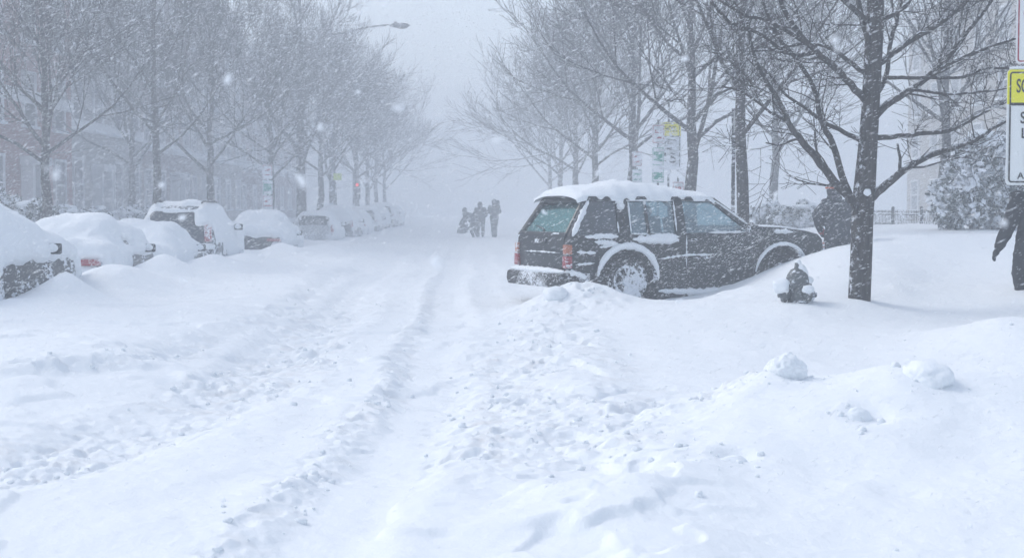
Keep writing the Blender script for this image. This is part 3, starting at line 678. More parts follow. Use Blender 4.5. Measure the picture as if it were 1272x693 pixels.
def make_car(kind, label, loc, rz, paint, thick=.12, zcut=.55, bare=(), seed=0, nl=110, ns=110, tail='wide', mirror=True, roofbar=False):
    """bare = boxes (l0, l1, w0, w1, z0, z1) of the car's own space where no snow sticks"""
    xs, zs, L, HW, belt = PROF[kind]
    t = thing('parked_car', label, 'car', loc, rz, 'snowed-in cars parked along the kerb')
    l = np.concatenate([np.linspace(0, .5, 30)[:-1], np.linspace(.5, L - .4, nl - 50), np.linspace(L - .4, L, 22)[1:]]); s = np.linspace(-1, 1, ns)
    P = car_grid(kind, l, s)
    b = grid_obj(P, 'body', paint, t)
    # end caps
    c = MB(); c.prism([tuple(p[1:]) for p in P[0][::4]], lambda w, z: (.0, w, z), lambda w, z: (.03, w, z)); c.build('rear_bumper', paint, t, False)
    c = MB(); c.prism([tuple(p[1:]) for p in P[-1][::4]], lambda w, z: (L, w, z), lambda w, z: (L - .03, w, z)); c.build('front_bumper', paint, t, False)
    nrm = gnormals(P)
    # glass patches a few mm proud of the shell
    def patch(name, l0, l1, s0, s1, off=.004):
        ll = np.linspace(l0, l1, 8); ss = np.linspace(s0, s1, 10); G = car_grid(kind, ll, ss); gn = gnormals(np.concatenate([G[:1] - [.01, 0, 0], G[1:]], 0)) if False else None
        G2 = np.empty((8, 10, 3))
        for i in range(8):
            ii = np.argmin(np.abs(l - ll[i]))
            for j in range(10):
                jj = np.argmin(np.abs(s - ss[j])); G2[i, j] = P[ii, jj] + nrm[ii, jj] * off
        return grid_obj(G2, name, M['pane'], t)
    xs_ = {'sedan': ((.80, 1.32), (1.25, 3.0), (2.7, 3.35)), 'hatch': ((.14, .44), (.5, 2.6), (2.35, 2.95)), 'wagon': ((.15, .40), (.5, 3.0), (2.75, 3.4))}[kind]
    sr = .42 if kind == 'sedan' else .36
    patch('rear_window', xs_[0][0], xs_[0][1], -.36, .36); patch('windscreen', xs_[2][0], xs_[2][1], -.36, .36)
    for sg in (-1, 1): patch('side_window', xs_[1][0] + .1, xs_[1][1] - .35, sg * .62, sg * .44)
    # wheels
    for lx in (.82, L - .85):
        for sg in (-1, 1):
            w = MB().lathe([(.17, -.10), (.29, -.10), (.31, -.05), (.31, .05), (.29, .10), (.17, .10)], (lx, sg * (HW - .08), .30), 24, 'y').build('wheel', M['tyre'], t)
            MB().lathe([(.001, -.02), (.17, -.02), (.17, .02), (.001, .02)], (lx, sg * (HW + .01), .30), 20, 'y').build('rim', M['rim'], w)
    ztl = {'sedan': .80, 'hatch': .84, 'wagon': .95}[kind]
    for sg in (-1, 1):
        dx = .06
        if tail == 'wide': d = (.10, .36, .11)
        elif tail == 'tall': d = (.12, .17, .40)
        elif tail == 'strip': d = (.10, .42, .08)
        else: d = (.10, .12, .30)
        tl = MB().box((.055, sg * (HW - .04 - d[1] / 2), ztl), d).build('tail_light', M['red'], t, True, .03)
        if mirror:
            lm = L - 1.75 if kind != 'sedan' else L - 1.75
            mm = MB().box((lm, sg * (HW + .11), belt + .06), (.10, .21, .15)).build('door_mirror', M['dark'], t, True, .03)
            MB().ellip((lm - .03, sg * (HW + .10), belt + .07), (.05, .095, .065), 12, 8).build('mirror_snow', M['snow'], mm)
    if roofbar:
        for sg in (-1, 1): MB().tube([(.6, sg * .55, 1.66), (.75, sg * .56, 1.70), (2.3, sg * .56, 1.69), (2.5, sg * .55, 1.62)], .022, 6).build('roof_rail', M['dark'], t)
    # snow shell
    X, Wd, Z = P[..., 0], P[..., 1], P[..., 2]; nz = nrm[..., 2]
    per = fbm(X * 1.7 + seed * 7, Wd * 1.7 + Z * 1.1, 100 + seed, 4)
    fine = fbm(X * 6 + seed, (Z * 1.2 + Wd * .5) * 6, 130 + seed, 4)
    cov = sst(zcut - .05, zcut + .06, Z + .24 * per + .16 * fine)
    for l0, l1, w0, w1, z0, z1 in bare:
        e = .05; f = fine * .06 + per * .04
        ins = sst(l0 - e, l0 + e, X + f) * sst(l1 + e, l1 - e, X + f) * sst(w0 - e, w0 + e, Wd + f) * sst(w1 + e, w1 - e, Wd + f) * sst(z0 - e, z0 + e, Z + f) * sst(z1 + e, z1 - e, Z + f)
        cov = cov * (1 - ins)
    tau = cov * (.035 + thick * np.clip(nz, 0, 1) ** .8 * (1 + .8 * per) + .03 * fine + .03 * np.clip(per, -.5, 1)) - (1 - cov) * .05
    S = P + nrm * tau[..., None]
    for _ in range(3):
        S[1:-1, 1:-1] = S[1:-1, 1:-1] * .6 + .1 * (S[:-2, 1:-1] + S[2:, 1:-1] + S[1:-1, :-2] + S[1:-1, 2:])
    grid_obj(S, 'snow_cover', M['snow'], t)
    return t
P_dark = mat_crusted('car_charcoal', (.028, .032, .04), .25, .4, scale=16)
P_grey = mat_crusted('car_grey', (.12, .125, .14), .25, .4, scale=16)
P_silver = mat_crusted('car_silver', (.42, .44, .46), .6, .4, scale=16)
P_blue = mat_crusted('car_blue', (.03, .04, .06), .25, .4, scale=16)
SA = R(90 + 1.15)
def car_at(pxr, y): return (wx(pxr, y), y)
def place(kind, xr, y, sink=.25, **k):
    HW = PROF[kind][3]; x = xr - HW
    return make_car(kind, loc=(x, y, -sink), rz=SA, **k)
place('sedan', -6.42, 16.9, sink=.13, label='nearest snow buried dark car with charcoal door and front wing showing', paint=P_dark, thick=.16, zcut=.53, seed=1,
      bare=((1.0, 4.35, -1.1, -.62, .1, .80),))
place('sedan', -6.72, 23.3, sink=.3, label='snow buried hatchback with only one red tail light strip showing', paint=P_grey, thick=.13, zcut=.28, seed=2, tail='wide',
      bare=((-.2, .25, -.88, -.50, .74, .86), (-.2, .3, -.80, -.3, .42, .52), (1.9, 3.7, -1.1, -.6, .25, .84), (1.7, 2.3, -.95, -.55, 1.02, 1.16)))
place('sedan', -6.72, 27.6, sink=.42, label='fully snow covered small car between the buried hatchback and the pale wagon', paint=P_dark, thick=.10, zcut=.26, seed=3,
      bare=((2.6, 4.3, -1.1, -.6, .25, .82), (-.1, .3, -.5, .2, .7, .85), (.5, .9, -.8, -.6, .4, .7), (.9, 1.32, -.15, .6, 1.08, 1.30)))
place('wagon', -7.0, 33.3, sink=.15, label='snow plastered wagon with tall red tail light and roof rails', paint=P_blue, thick=.06, zcut=.25, seed=4, tail='tall', roofbar=True,
      bare=((.0, .6, -.45, .62, 1.14, 1.44), (-.2, .35, -.95, -.05, .70, 1.16), (-.2, .3, -.9, -.30, .2, .58), (.3, 1.25, -1.1, -.7, .1, .66), (.3, .6, .2, .95, .95, 1.2), (.3, 1.2, -.5, .5, 1.5, 1.6)))
place('sedan', -6.62, 41.0, sink=.33, label='dark sedan with snow loaf on its boot and curved red tail light strip', paint=P_dark, thick=.2, zcut=.34, seed=5, tail='strip',
      bare=((-.2, .35, -.55, .9, .2, .93), (-.2, .3, -.86, -.4, .74, .88), (1.0, 1.8, -1.1, -.7, .2, .6), (2.2, 3.4, -1.1, -.7, .2, .55)))
place('hatch', -6.85, 55.0, label='silver hatchback with dark rear window and two red round tail lights', paint=P_silver, thick=.05, zcut=.12, seed=6, tail='small',
      bare=((.02, .62, -.62, .8, .98, 1.42), (-.2, .3, -.85, .7, .2, .95)), nl=80, ns=70)
place('wagon', -6.95, 62.5, label='grey wagon with a white side in the haze beyond the silver hatchback', paint=P_grey, thick=.10, zcut=.7, seed=7, tail='small', bare=((-.2, .3, -.8, .6, .3, .95),), nl=80, ns=60)
far1 = place('sedan', -7.1, 69.5, label='fading snow topped sedan behind the grey wagon', paint=P_silver, thick=.15, zcut=.3, seed=8, bare=((-.2, .3, -.6, .6, .4, .8),), nl=80, ns=60)
far2 = place('wagon', -7.2, 76.5, label='fading van shaped car with reddish tail lights before the hazy row end', paint=P_dark, thick=.08, zcut=.6, seed=9, bare=((-.2, .6, -.7, .7, .4, 1.5),), nl=80, ns=60)
for k, (src, y, lb) in enumerate(((far1, 84, 'pale ghostly sedan well down the parked row in the haze'), (far2, 91.5, 'dim tall car near the hazy end of the parked row'), (far1, 99.5, 'barely visible sedan at the far end of the parked row'))):
    c = copy_tree(src); c.location = (-8.05 - .02 * (y - 70), y, 0); c['label'] = lb

# ------------------------------------------------------------------ trees
def rdir(d, ang, rnd):
    u = d.orthogonal().normalized(); w = d.cross(u); a = rnd.uniform(0, 2 * PI)
    return (d * math.cos(ang) + (u * math.cos(a) + w * math.sin(a)) * math.sin(ang)).normalized()
def grow(mb, rnd, p, d, length, r, lev, maxlev, rmin, trop=.12, nseg=None, spread=(22, 48), kids=(5, 7), wob=.10):
    nseg = nseg or (5 if lev < 2 else 3 if lev == 2 else 2)
    pts = [p.copy()]; rad = [r]; q = p.copy(); dd = d.copy()
    for i in range(nseg):
        dd = (dd + Vector((rnd.gauss(0, wob), rnd.gauss(0, wob), rnd.gauss(0, wob) + trop))).normalized()
        q = q + dd * (length / nseg); pts.append(q.copy()); rad.append(max(rmin, r * (1 - .75 * (i + 1) / nseg)))
    mb.tube(pts, rad, 7 if lev <= 1 else 4 if lev == 2 else 3, cap=False)
    if lev >= maxlev: return
    n = rnd.randint(*kids)
    for k in range(n):
        u = .22 + .78 * (k + rnd.random()) / n; x = min(u, .999) * nseg; i = int(x); f = x - i
        pp = pts[i].lerp(pts[i + 1], f); dl = (pts[i + 1] - pts[i]).normalized(); rr = rad[i] + (rad[i + 1] - rad[i]) * f
        ang = R(rnd.uniform(*spread)) * (1.0 if u < .85 else .6)
        grow(mb, rnd, pp, rdir(dl, ang, rnd), length * rnd.uniform(.45, .72) * (1.15 - .45 * u), max(rmin, min(rr * .7, r * .5)), lev + 1, maxlev, rmin, trop, None, spread, kids, wob)
def make_tree(label, seed, height, tr, fork, nl, spread0, loc, rmin=.0045, maxlev=4, kids=(5, 7), leader=True, bark='bark', limb=.55):
    rnd = random.Random(seed)
    t = thing('bare_tree', label, 'tree', loc, rnd.uniform(0, 6), 'bare trees lining the street')
    tr_pts = [Vector((0, 0, -.5))]; rad = [tr * 1.25]
    n = 9; q = Vector((0, 0, 0)); top = height * .78 if leader else fork * 1.15
    for i in range(n + 1):
        z = top * i / n; q = Vector((q.x + rnd.gauss(0, .05) * (i > 0), q.y + rnd.gauss(0, .05) * (i > 0), z)); tr_pts.append(q.copy())
        rad.append(tr * (1 - .80 * max(0, (z - fork * .6)) / (top - fork * .6 + .01)) if leader else tr * (1 - .2 * z / top))
    rad[1] = tr * 1.1
    MB().tube(tr_pts, rad, 12).build('trunk', M[bark], t, True, 0, 80)
    c = MB()
    for k in range(nl):
        u = (k + rnd.random() * .8) / nl; z = fork + (top - fork) * u * .95
        i = np.searchsorted([p.z for p in tr_pts], z) - 1; i = max(0, min(i, len(tr_pts) - 2)); f = (z - tr_pts[i].z) / max(1e-6, tr_pts[i + 1].z - tr_pts[i].z)
        p = tr_pts[i].lerp(tr_pts[i + 1], f); rr = rad[i] + (rad[i + 1] - rad[i]) * f
        a = k * 2.39996 + rnd.uniform(-.4, .4); e = R(spread0[0] + (spread0[1] - spread0[0]) * u + rnd.uniform(-8, 8))
        d = Vector((math.cos(a) * math.cos(e), math.sin(a) * math.cos(e), math.sin(e)))
        grow(c, rnd, p, d, height * limb * (1.0 - .5 * u) * rnd.uniform(.8, 1.15), rr * rnd.uniform(.42, .6), 1, maxlev, rmin, kids=kids)
    c.build('crown', M[bark], t, True, 0, 80, fix=False)
    return t
G_L = 'bare trees lining the left kerb'; G_R = 'bare trees lining the right kerb'
def tree_copy(src, loc, rz, sc, label, group):
    c = copy_tree(src); c.location = loc; c.rotation_euler = (0, 0, rz); c.scale = (sc, sc, sc); c['label'] = label; c['group'] = group; return c
t1 = make_tree('slender bare tree standing behind the wagon with roof rails', 21, 11.0, .125, 2.5, 12, (30, 68), (wx(195, 42), 42, .2), .006, limb=.44, kids=(4, 6)); t1['group'] = G_L
t2 = make_tree('dense bare tree with low limbs behind the dark sedan', 33, 9.0, .145, 2.2, 15, (18, 66), (wx(265, 50), 50, .2), .006, limb=.52, kids=(5, 7)); t2['group'] = G_L
t3 = make_tree('tall upright bare tree whose top rises past the lamp arm', 45, 15.0, .23, 2.6, 13, (40, 76), (wx(375, 66), 66, .2), .009, limb=.36, kids=(4, 6)); t3['group'] = G_L
tree_copy(t2, (wx(60, 32.5), 32.5, .2), 1.9, .82, 'narrow bare tree between the red brick house and the buried hatchback', G_L)
tree_copy(t1, (-12.3, 21.5, .2), 4.2, .95, 'bare tree reaching dark branches in over the nearest buried car', G_L)
rr_ = random.Random(4)
leftrow = [(58, t2, 1.0, 'low dense bare tree between the silver hatchback and the lamp post'), (74, t2, 1.15, 'bare tree just beyond the lamp post'), (82, t3, .82, 'bare tree beside the lime green plate'),
           (90, t2, 1.15, 'bare tree next to the red traffic signal'), (99, t3, .72, 'hazy bare tree one past the red traffic signal'), (108, t2, 1.15, 'hazy bare tree two past the red traffic signal'), (118, t2, 1.1, 'last bare tree fading out at the left row end')]
for y, s, sc, lb in leftrow: tree_copy(s, (-9.0 - .012 * y + rr_.uniform(-.3, .3), y, .2), rr_.uniform(0, 6), sc, lb, G_L)
# a few trees in the front gardens of the left houses
for (x, y, s, sc, lb) in ((-16, 60, t2, 1.05, 'garden tree in front of the pale stone house'),):
    tree_copy(s, (x, y, .4), rr_.uniform(0, 6), sc, lb, 'bare garden trees by the houses')
rt = [(24.6, wx(925, 24.6), t1, .88, 'bare tree with straight trunk right behind the bonnet of the dark vehicle'), (33, wx(855, 33), t2, 1.0, 'bare tree behind the roof of the dark vehicle beside the school signs'),
      (45, wx(783, 45), t2, 1.12, 'broad bare tree spreading widest over the road behind the dark vehicle'), (56, 3.2, t2, 1.05, 'bare tree one past the broadest tree of the right row'), (67, 3.0, t2, 1.1, 'hazy bare tree two past the broadest tree of the right row'),
      (80, 2.8, t2, 1.1, 'faint bare tree three past the broadest tree of the right row'), (96, 2.6, t2, 1.1, 'last faint bare tree at the right row end')]
for y, x, s, sc, lb in rt: tree_copy(s, (x, y, .2), rr_.uniform(0, 6), sc, lb, G_R)
for (x, y, s, sc, lb) in ((11.5, 38, t2, 1.0, 'bare tree in the yard behind the iron fence and the near tree'), (14.5, 33, t2, 1.0, 'bare tree in the yard beside the school speed sign'), (9.5, 52, t2, 1.1, 'bare tree far back in the fenced yard')):
    tree_copy(s, (x, y, .7), rr_.uniform(0, 6), sc, lb, 'bare trees in the fenced yard')

def near_tree():
    Y = 16.6; rnd = random.Random(77)
    t = thing('bare_tree', 'nearest and darkest bare tree on the bank with low forking limbs beside the hydrant', 'tree', (wx(1069, Y), Y, .2), 0, G_R)
    o = Vector(t.location)
    def L(px, py, dy=0): return at(px, py, Y + dy) - o
    tp = [L(1067, 420), L(1068, 378), L(1070, 320), L(1071, 262), L(1073, 235), L(1076, 190), L(1079, 140), L(1081, 90), L(1083, 40), L(1084, 0), L(1086, -60), L(1083, -160), L(1090, -300), L(1086, -420)]
    trd = [w / F * Y / 2 for w in (32, 28, 27, 27, 27, 24, 22, 22, 22, 20, 18, 14, 9, 4)]
    MB().tube(tp, trd, 16).build('trunk', M['bark'], t, True, 0, 80)
    c = MB()
    def smooth(pts, k=4):
        out = []
        for i in range(len(pts) - 1):
            p0 = pts[max(0, i - 1)]; p1 = pts[i]; p2 = pts[i + 1]; p3 = pts[min(len(pts) - 1, i + 2)]
            for j in range(k):
                s = j / k
                out.append(.5 * ((2 * p1) + (p2 - p0) * s + (2 * p0 - 5 * p1 + 4 * p2 - p3) * s * s + (3 * p1 - p0 - 3 * p2 + p3) * s ** 3))
        out.append(pts[-1]); return out
    def limb(raw, w0, w1, nk, dyend=0.0, twl=(.35, .9)):
        n = len(raw); pts = [L(px, py, dyend * i / (n - 1)) for i, (px, py) in enumerate(raw)]; pts = smooth(pts); m = len(pts)
        pts = [p + Vector((rnd.gauss(0, .004), rnd.gauss(0, .004), rnd.gauss(0, .004))) for p in pts]
        rad = [.86 * (w0 + (w1 - w0) * (i / (m - 1)) ** .8) / F * Y / 2 for i in range(m)]
        c.tube(pts, rad, 9, cap=True)
        for k in range(nk):
            u = .18 + .8 * (k + rnd.random()) / nk; x = u * (m - 1); i = min(int(x), m - 2); f = x - i
            p = pts[i].lerp(pts[i + 1], f); d = (pts[i + 1] - pts[i]).normalized(); rr = rad[i]
            grow(c, rnd, p, rdir(d, R(rnd.uniform(30, 65)), rnd), rnd.uniform(*twl), max(.006, rr * .38), 2, 4, .0032, .06, 4, (25, 60), (3, 5), .14)
    # limbs traced by eye: (pixel path), start width, end width
    limb([(1066, 258), (1052, 243), (1035, 226), (1012, 196), (990, 170), (978, 152), (962, 120), (938, 80), (925, 30)], 16, 4, 10, -.4)
    limb([(1060, 250), (1048, 228), (1034, 180), (1018, 150), (1012, 118), (990, 80), (962, 44), (938, -10)], 12, 4, 9, .5)
    limb([(1076, 252), (1095, 234), (1118, 215), (1145, 198), (1178, 186), (1205, 176), (1217, 170), (1245, 152), (1275, 140)], 14, 3, 9, -.3)
    limb([(1117, 214), (1116, 196), (1113, 178)], 6, 3, 2)
    limb([(1077, 172), (1105, 171), (1140, 167), (1180, 162), (1210, 146), (1250, 126), (1290, 112)], 9, 3, 10, .3)
    limb([(1081, 150), (1098, 132), (1130, 112), (1155, 92), (1180, 66), (1198, 40), (1222, 10), (1250, -40)], 13, 5, 10, .4)
    limb([(1155, 92), (1190, 74), (1225, 60), (1265, 48), (1310, 40)], 6, 3, 7, -.2)
    limb([(1083, 126), (1098, 96), (1102, 60), (1112, 20), (1118, -30)], 8, 5, 6, .3)
    limb([(1090, 80), (1120, 58), (1150, 40), (1178, 20), (1205, -6), (1240, -50)], 10, 5, 8, -.4)
    limb([(1102, 98), (1140, 98), (1190, 98), (1225, 86), (1275, 88)], 6, 3, 7, .2)
    limb([(1130, 112), (1180, 118), (1230, 114), (1262, 108)], 5, 2.5, 6, -.3)
    limb([(1071, 178), (1048, 165), (1020, 152), (996, 134), (972, 116), (945, 84)], 8, 3, 9, .3)
    limb([(1076, 128), (1060, 112), (1035, 86), (1012, 66), (984, 36), (960, -10)], 12, 6, 8, -.5)
    limb([(1078, 98), (1058, 82), (1030, 62), (1000, 56), (965, 62), (930, 66)], 8, 3, 9, .4)
    limb([(1078, 60), (1066, 20), (1058, -20), (1040, -70)], 9, 6, 4, .3)
    limb([(1074, 28), (1050, 8), (1025, -16), (1000, -50)], 9, 5, 4, -.3)
    limb([(1012, 66), (980, 70), (940, 44), (905, 30), (880, 4)], 6, 4, 9, -.8)
    limb([(1000, 56), (955, 30), (920, 20), (870, -10)], 6, 3, 9, -1.2)
    limb([(978, 152), (955, 140), (925, 118), (895, 108)], 5, 2.5, 8, -.2)
    limb([(990, 172), (968, 180), (950, 178)], 4, 2, 4, .2)
    limb([(1088, 30), (1120, 10), (1150, -30)], 8, 5, 4, .5)
    for k in range(16):
        z0 = L(1083, -20 - k * 22); a = k * 2.4; d = Vector((math.cos(a), math.sin(a), .9)).normalized()
        grow(c, rnd, z0, d, 2.6 - .08 * k, .035, 1, 4, .005, .08, None, (28, 55), (4, 5))
    c.build('crown', M['bark'], t, True, 0, 80, fix=False)
    s = MB().ellip(L(1076, 239, -.10), (.05, .05, .05), 12, 8, nz=.1); s.build('snow_knob', M['snow'], t)
near_tree()

# ------------------------------------------------------------------ houses
def facade(name, label, x, y0, y1, h, wall, floors, bays, sgn=1, depth=10, band=None, doorbay=None, cornice=.35, group=None):
    """front wall faces +x (sgn 1) or -x (sgn -1); y0..y1 along the street"""
    t = thing(name, label, 'house', (x, (y0 + y1) / 2, .3), 0, group)
    W = y1 - y0
    MB().box((-sgn * depth / 2, 0, h / 2 - .2), (depth, W, h + .4)).build('wall', wall, t, False)
    MB().box((-sgn * depth / 2, 0, h + .24), (depth - .3, W - .1, .08)).build('roof', M['snow'], t, False)
    MB().box((sgn * .22, 0, h - .1), (.44, W - .04, .5)).build('cornice', M['trim'], t, True, .05)
    if band: MB().box((sgn * .06, 0, band), (.12, W - .06, .55)).build('belt_course', M['trim'], t, False)
    fh = (h - 1.4) / floors; bw = W / bays
    for f in range(floors):
        for b in range(bays):
            yc = -W / 2 + bw * (b + .5); z0 = 1.0 + f * fh; ww = min(1.5, bw * .5); wh = fh * .62
            if f == 0 and doorbay == b:
                d = MB().box((sgn * .03, yc, 1.35), (.08, 1.2, 2.3)).build('door', M['door'], t, False)
                fr = MB()
                for s in (-1, 1): fr.box((sgn * .25, yc + s * .85, 1.5), (.5, .3, 2.9))
                fr.box((sgn * .3, yc, 3.05), (.64, 2.2, .35)); fr.build('door_surround', M['trim'], d, False)
                MB().box((sgn * .8, yc, .05), (1.6, 2.0, .6)).build('front_steps', M['stone'], t, False)
                continue
            w = MB(); e = .11
            w.box((sgn * .04, yc - ww / 2, z0 + wh / 2), (.14, e, wh)); w.box((sgn * .04, yc + ww / 2, z0 + wh / 2), (.14, e, wh))
            w.box((sgn * .045, yc, z0 + wh), (.15, ww + e, e)); w.box((sgn * .045, yc, z0 + wh / 2), (.12, ww, .07))
            wo = w.build('window', M['trim'], t, False)
            MB().box((sgn * .015, yc, z0 + wh / 2), (.05, ww - .02, wh - .04)).build('pane', M['pane'], wo, False)
            MB().box((sgn * .10, yc, z0 - .07), (.24, ww + .3, .12)).build('sill', M['snow'], wo, False)
    return t
GH = 'row houses behind the left trees'
facade('brick_house', 'red brick house with white belt course at the left edge behind the bare trees', -20.2, 46, 65.5, 15.5, M['brick'], 4, 5, 1, band=5.7, doorbay=3, group=GH)
facade('stone_house', 'pale stone house with tall windows next to the red brick house', -20.6, 65.8, 79.5, 17, M['stone'], 4, 4, 1, band=5.0, doorbay=1, group=GH)
facade('brick_house', 'brown brick house between the two pale fronted houses on the left', -20.8, 79.8, 92.5, 16, M['brick2'], 4, 4, 1, band=4.6, doorbay=2, group=GH)
facade('stone_house', 'last pale house of the left row dissolving in the haze', -21.2, 92.8, 112, 15.5, M['beige'], 4, 5, 1, band=4.6, doorbay=1, group=GH)
facade('brick_house', 'farthest house of the left row almost lost in the haze', -21.6, 112.3, 150, 14, M['brick2'], 4, 8, 1, band=4.6, group=GH)
facade('apartment_building', 'beige building looming behind the yard tree on the right', 25.5, 60, 92, 13, M['beige'], 4, 8, -1, band=4.0, group='buildings behind the fenced yard')

# ------------------------------------------------------------------ leafy shrubs
def shrub(name, label, cat, loc, blobs, n, seed, leaf=.06, mat='ever', snow=True):
    rnd = np.random.default_rng(seed); t = thing(name, label, cat, loc)
    V = []; Q = []; tot = sum(b[3] * b[4] * b[5] for b in blobs); k0 = 0
    for (cx, cy, cz, rx, ry, rz) in blobs:
        k = int(n * rx * ry * rz / tot) + 10
        d = rnd.normal(size=(k, 3)); d /= np.linalg.norm(d, axis=1)[:, None]; rad = rnd.random(k) ** .25 * (1 + .22 * np.sin(d[:, 0] * 5 + seed) * np.cos(d[:, 2] * 6))
        c = np.array([cx, cy, cz]) + d * rad[:, None] * np.array([rx, ry, rz])
        a = rnd.normal(size=(k, 3)); a /= np.linalg.norm(a, axis=1)[:, None]; b = np.cross(a, rnd.normal(size=(k, 3))); b /= np.linalg.norm(b, axis=1)[:, None]
        s = leaf * rnd.uniform(.6, 1.5, k)[:, None]
        q = np.stack([c - a * s, c + b * s * .5, c + a * s, c - b * s * .5], 1).reshape(-1, 3); V.append(q)
        Q.append(np.arange(k * 4).reshape(k, 4) + k0); k0 += k * 4
    np_mesh('foliage', np.concatenate(V), np.concatenate(Q), M[mat], t, False)
    st = MB(); 
    for (cx, cy, cz, rx, ry, rz) in blobs: st.tube([(cx * .4, cy * .4, -.3), (cx * .8, cy * .8, cz * .6), (cx, cy, cz + rz * .5)], [.05, .035, .015], 6)
    st.build('stem', M['bark_far'], t)
    if snow:
        rd = random.Random(seed)
        for (cx, cy, cz, rx, ry, rz) in blobs:
            for k in range(3): MB().ellip((cx + rd.uniform(-.5, .5) * rx, cy + rd.uniform(-.5, .5) * ry, cz + rz * rd.uniform(.6, .9)), (rx * rd.uniform(.25, .45), ry * .4, rz * .16), 12, 8, nz=.15, seed=k + cx).build('snow_cap', M['snow'], t)
    return t
x0 = wx(1215, 30)
shrub('evergreen_shrub', 'large snow dusted evergreen behind the iron fence below the school speed sign', 'shrub', (x0, 30.0, .8),
      [(-.25, 0, .9, .75, .8, .8), (.5, .2, .8, .8, .8, .8), (.1, 0, 1.6, .6, .7, .6), (1.2, .3, 1.1, .7, .8, .8), (.8, .1, 1.75, .5, .5, .45), (-.55, .1, .5, .4, .6, .5)], 9000, 5, .075)
shrub('evergreen_shrub', 'low clipped evergreen seen between the dark bonnet and the hooded walker', 'shrub', (wx(984, 40), 40, .75),
      [(-.5, 0, .3, .6, .5, .5), (.4, 0, .3, .6, .5, .5), (-1.2, .1, .25, .4, .5, .4)], 4500, 9, .07)
shrub('evergreen_shrub', 'rounded snowy evergreen shrub at the left edge beside the brick house', 'shrub', (wx(20, 37), 37, .4),
      [(-.5, 0, .7, .7, .7, .75), (.5, 0, .55, .6, .6, .6), (-1.4, .1, .7, .7, .7, .7)], 6000, 14, .08)
hb = [(i * .9 - 4.5 + .2 * math.sin(i * 5), .1 * math.cos(i * 3), .45, .6, .5, .5 + .1 * math.sin(i * 2.3)) for i in range(11)]
h1 = shrub('clipped_hedge', 'low garden hedge along the front of the pale stone house', 'hedge', (-14.6, 58, .4), hb, 8000, 19, .09); h1.rotation_euler = (0, 0, R(91))
h2 = shrub('clipped_hedge', 'low garden hedge behind the parked wagon', 'hedge', (-14.2, 45, .4), hb, 8000, 23, .09); h2.rotation_euler = (0, 0, R(91))

# ------------------------------------------------------------------ iron fence
def make_fence():
    a = Vector((12.7, 23.5, 0)); b = Vector((10.3, 56.5, 0)); d = b - a; n = 14
    ang = math.atan2(d.y, d.x); seg = d.length / n
    t = thing('iron_fence', 'black iron picket fence half buried in snow along the yard', 'fence', (a.x, a.y, .3), ang)
    for i in range(n + 1):
        p = MB().box((i * seg, 0, .42), (.07, .07, 1.24)); p.ellip((i * seg, 0, 1.08), (.05, .05, .06), 10, 6); p.build('post', M['iron'], t, False)
        if i == n: break
        pm = MB()
        for z in (.12, .62, .90): pm.box((i * seg + seg / 2, 0, z), (seg - .07, .03, .035))
        m = int(seg / .13)
        for k in range(1, m):
            x = i * seg + seg * k / m; pm.box((x, 0, .43), (.016, .016, 1.06)); pm.lathe([(.016, 0), (.02, .02), (.001, .08)], (x, 0, .96), 6)
        pm.build('picket_panel', M['iron'], t, False)
        sn = MB(); P = [(i * seg + seg * (k + .5) / 12, 0, .925) for k in range(12)]; sn.tube(P, [.018 + .008 * math.sin(k * 2.1 + i) for k in range(12)], 6); sn.build('rail_snow', M['snow'], t)
make_fence()

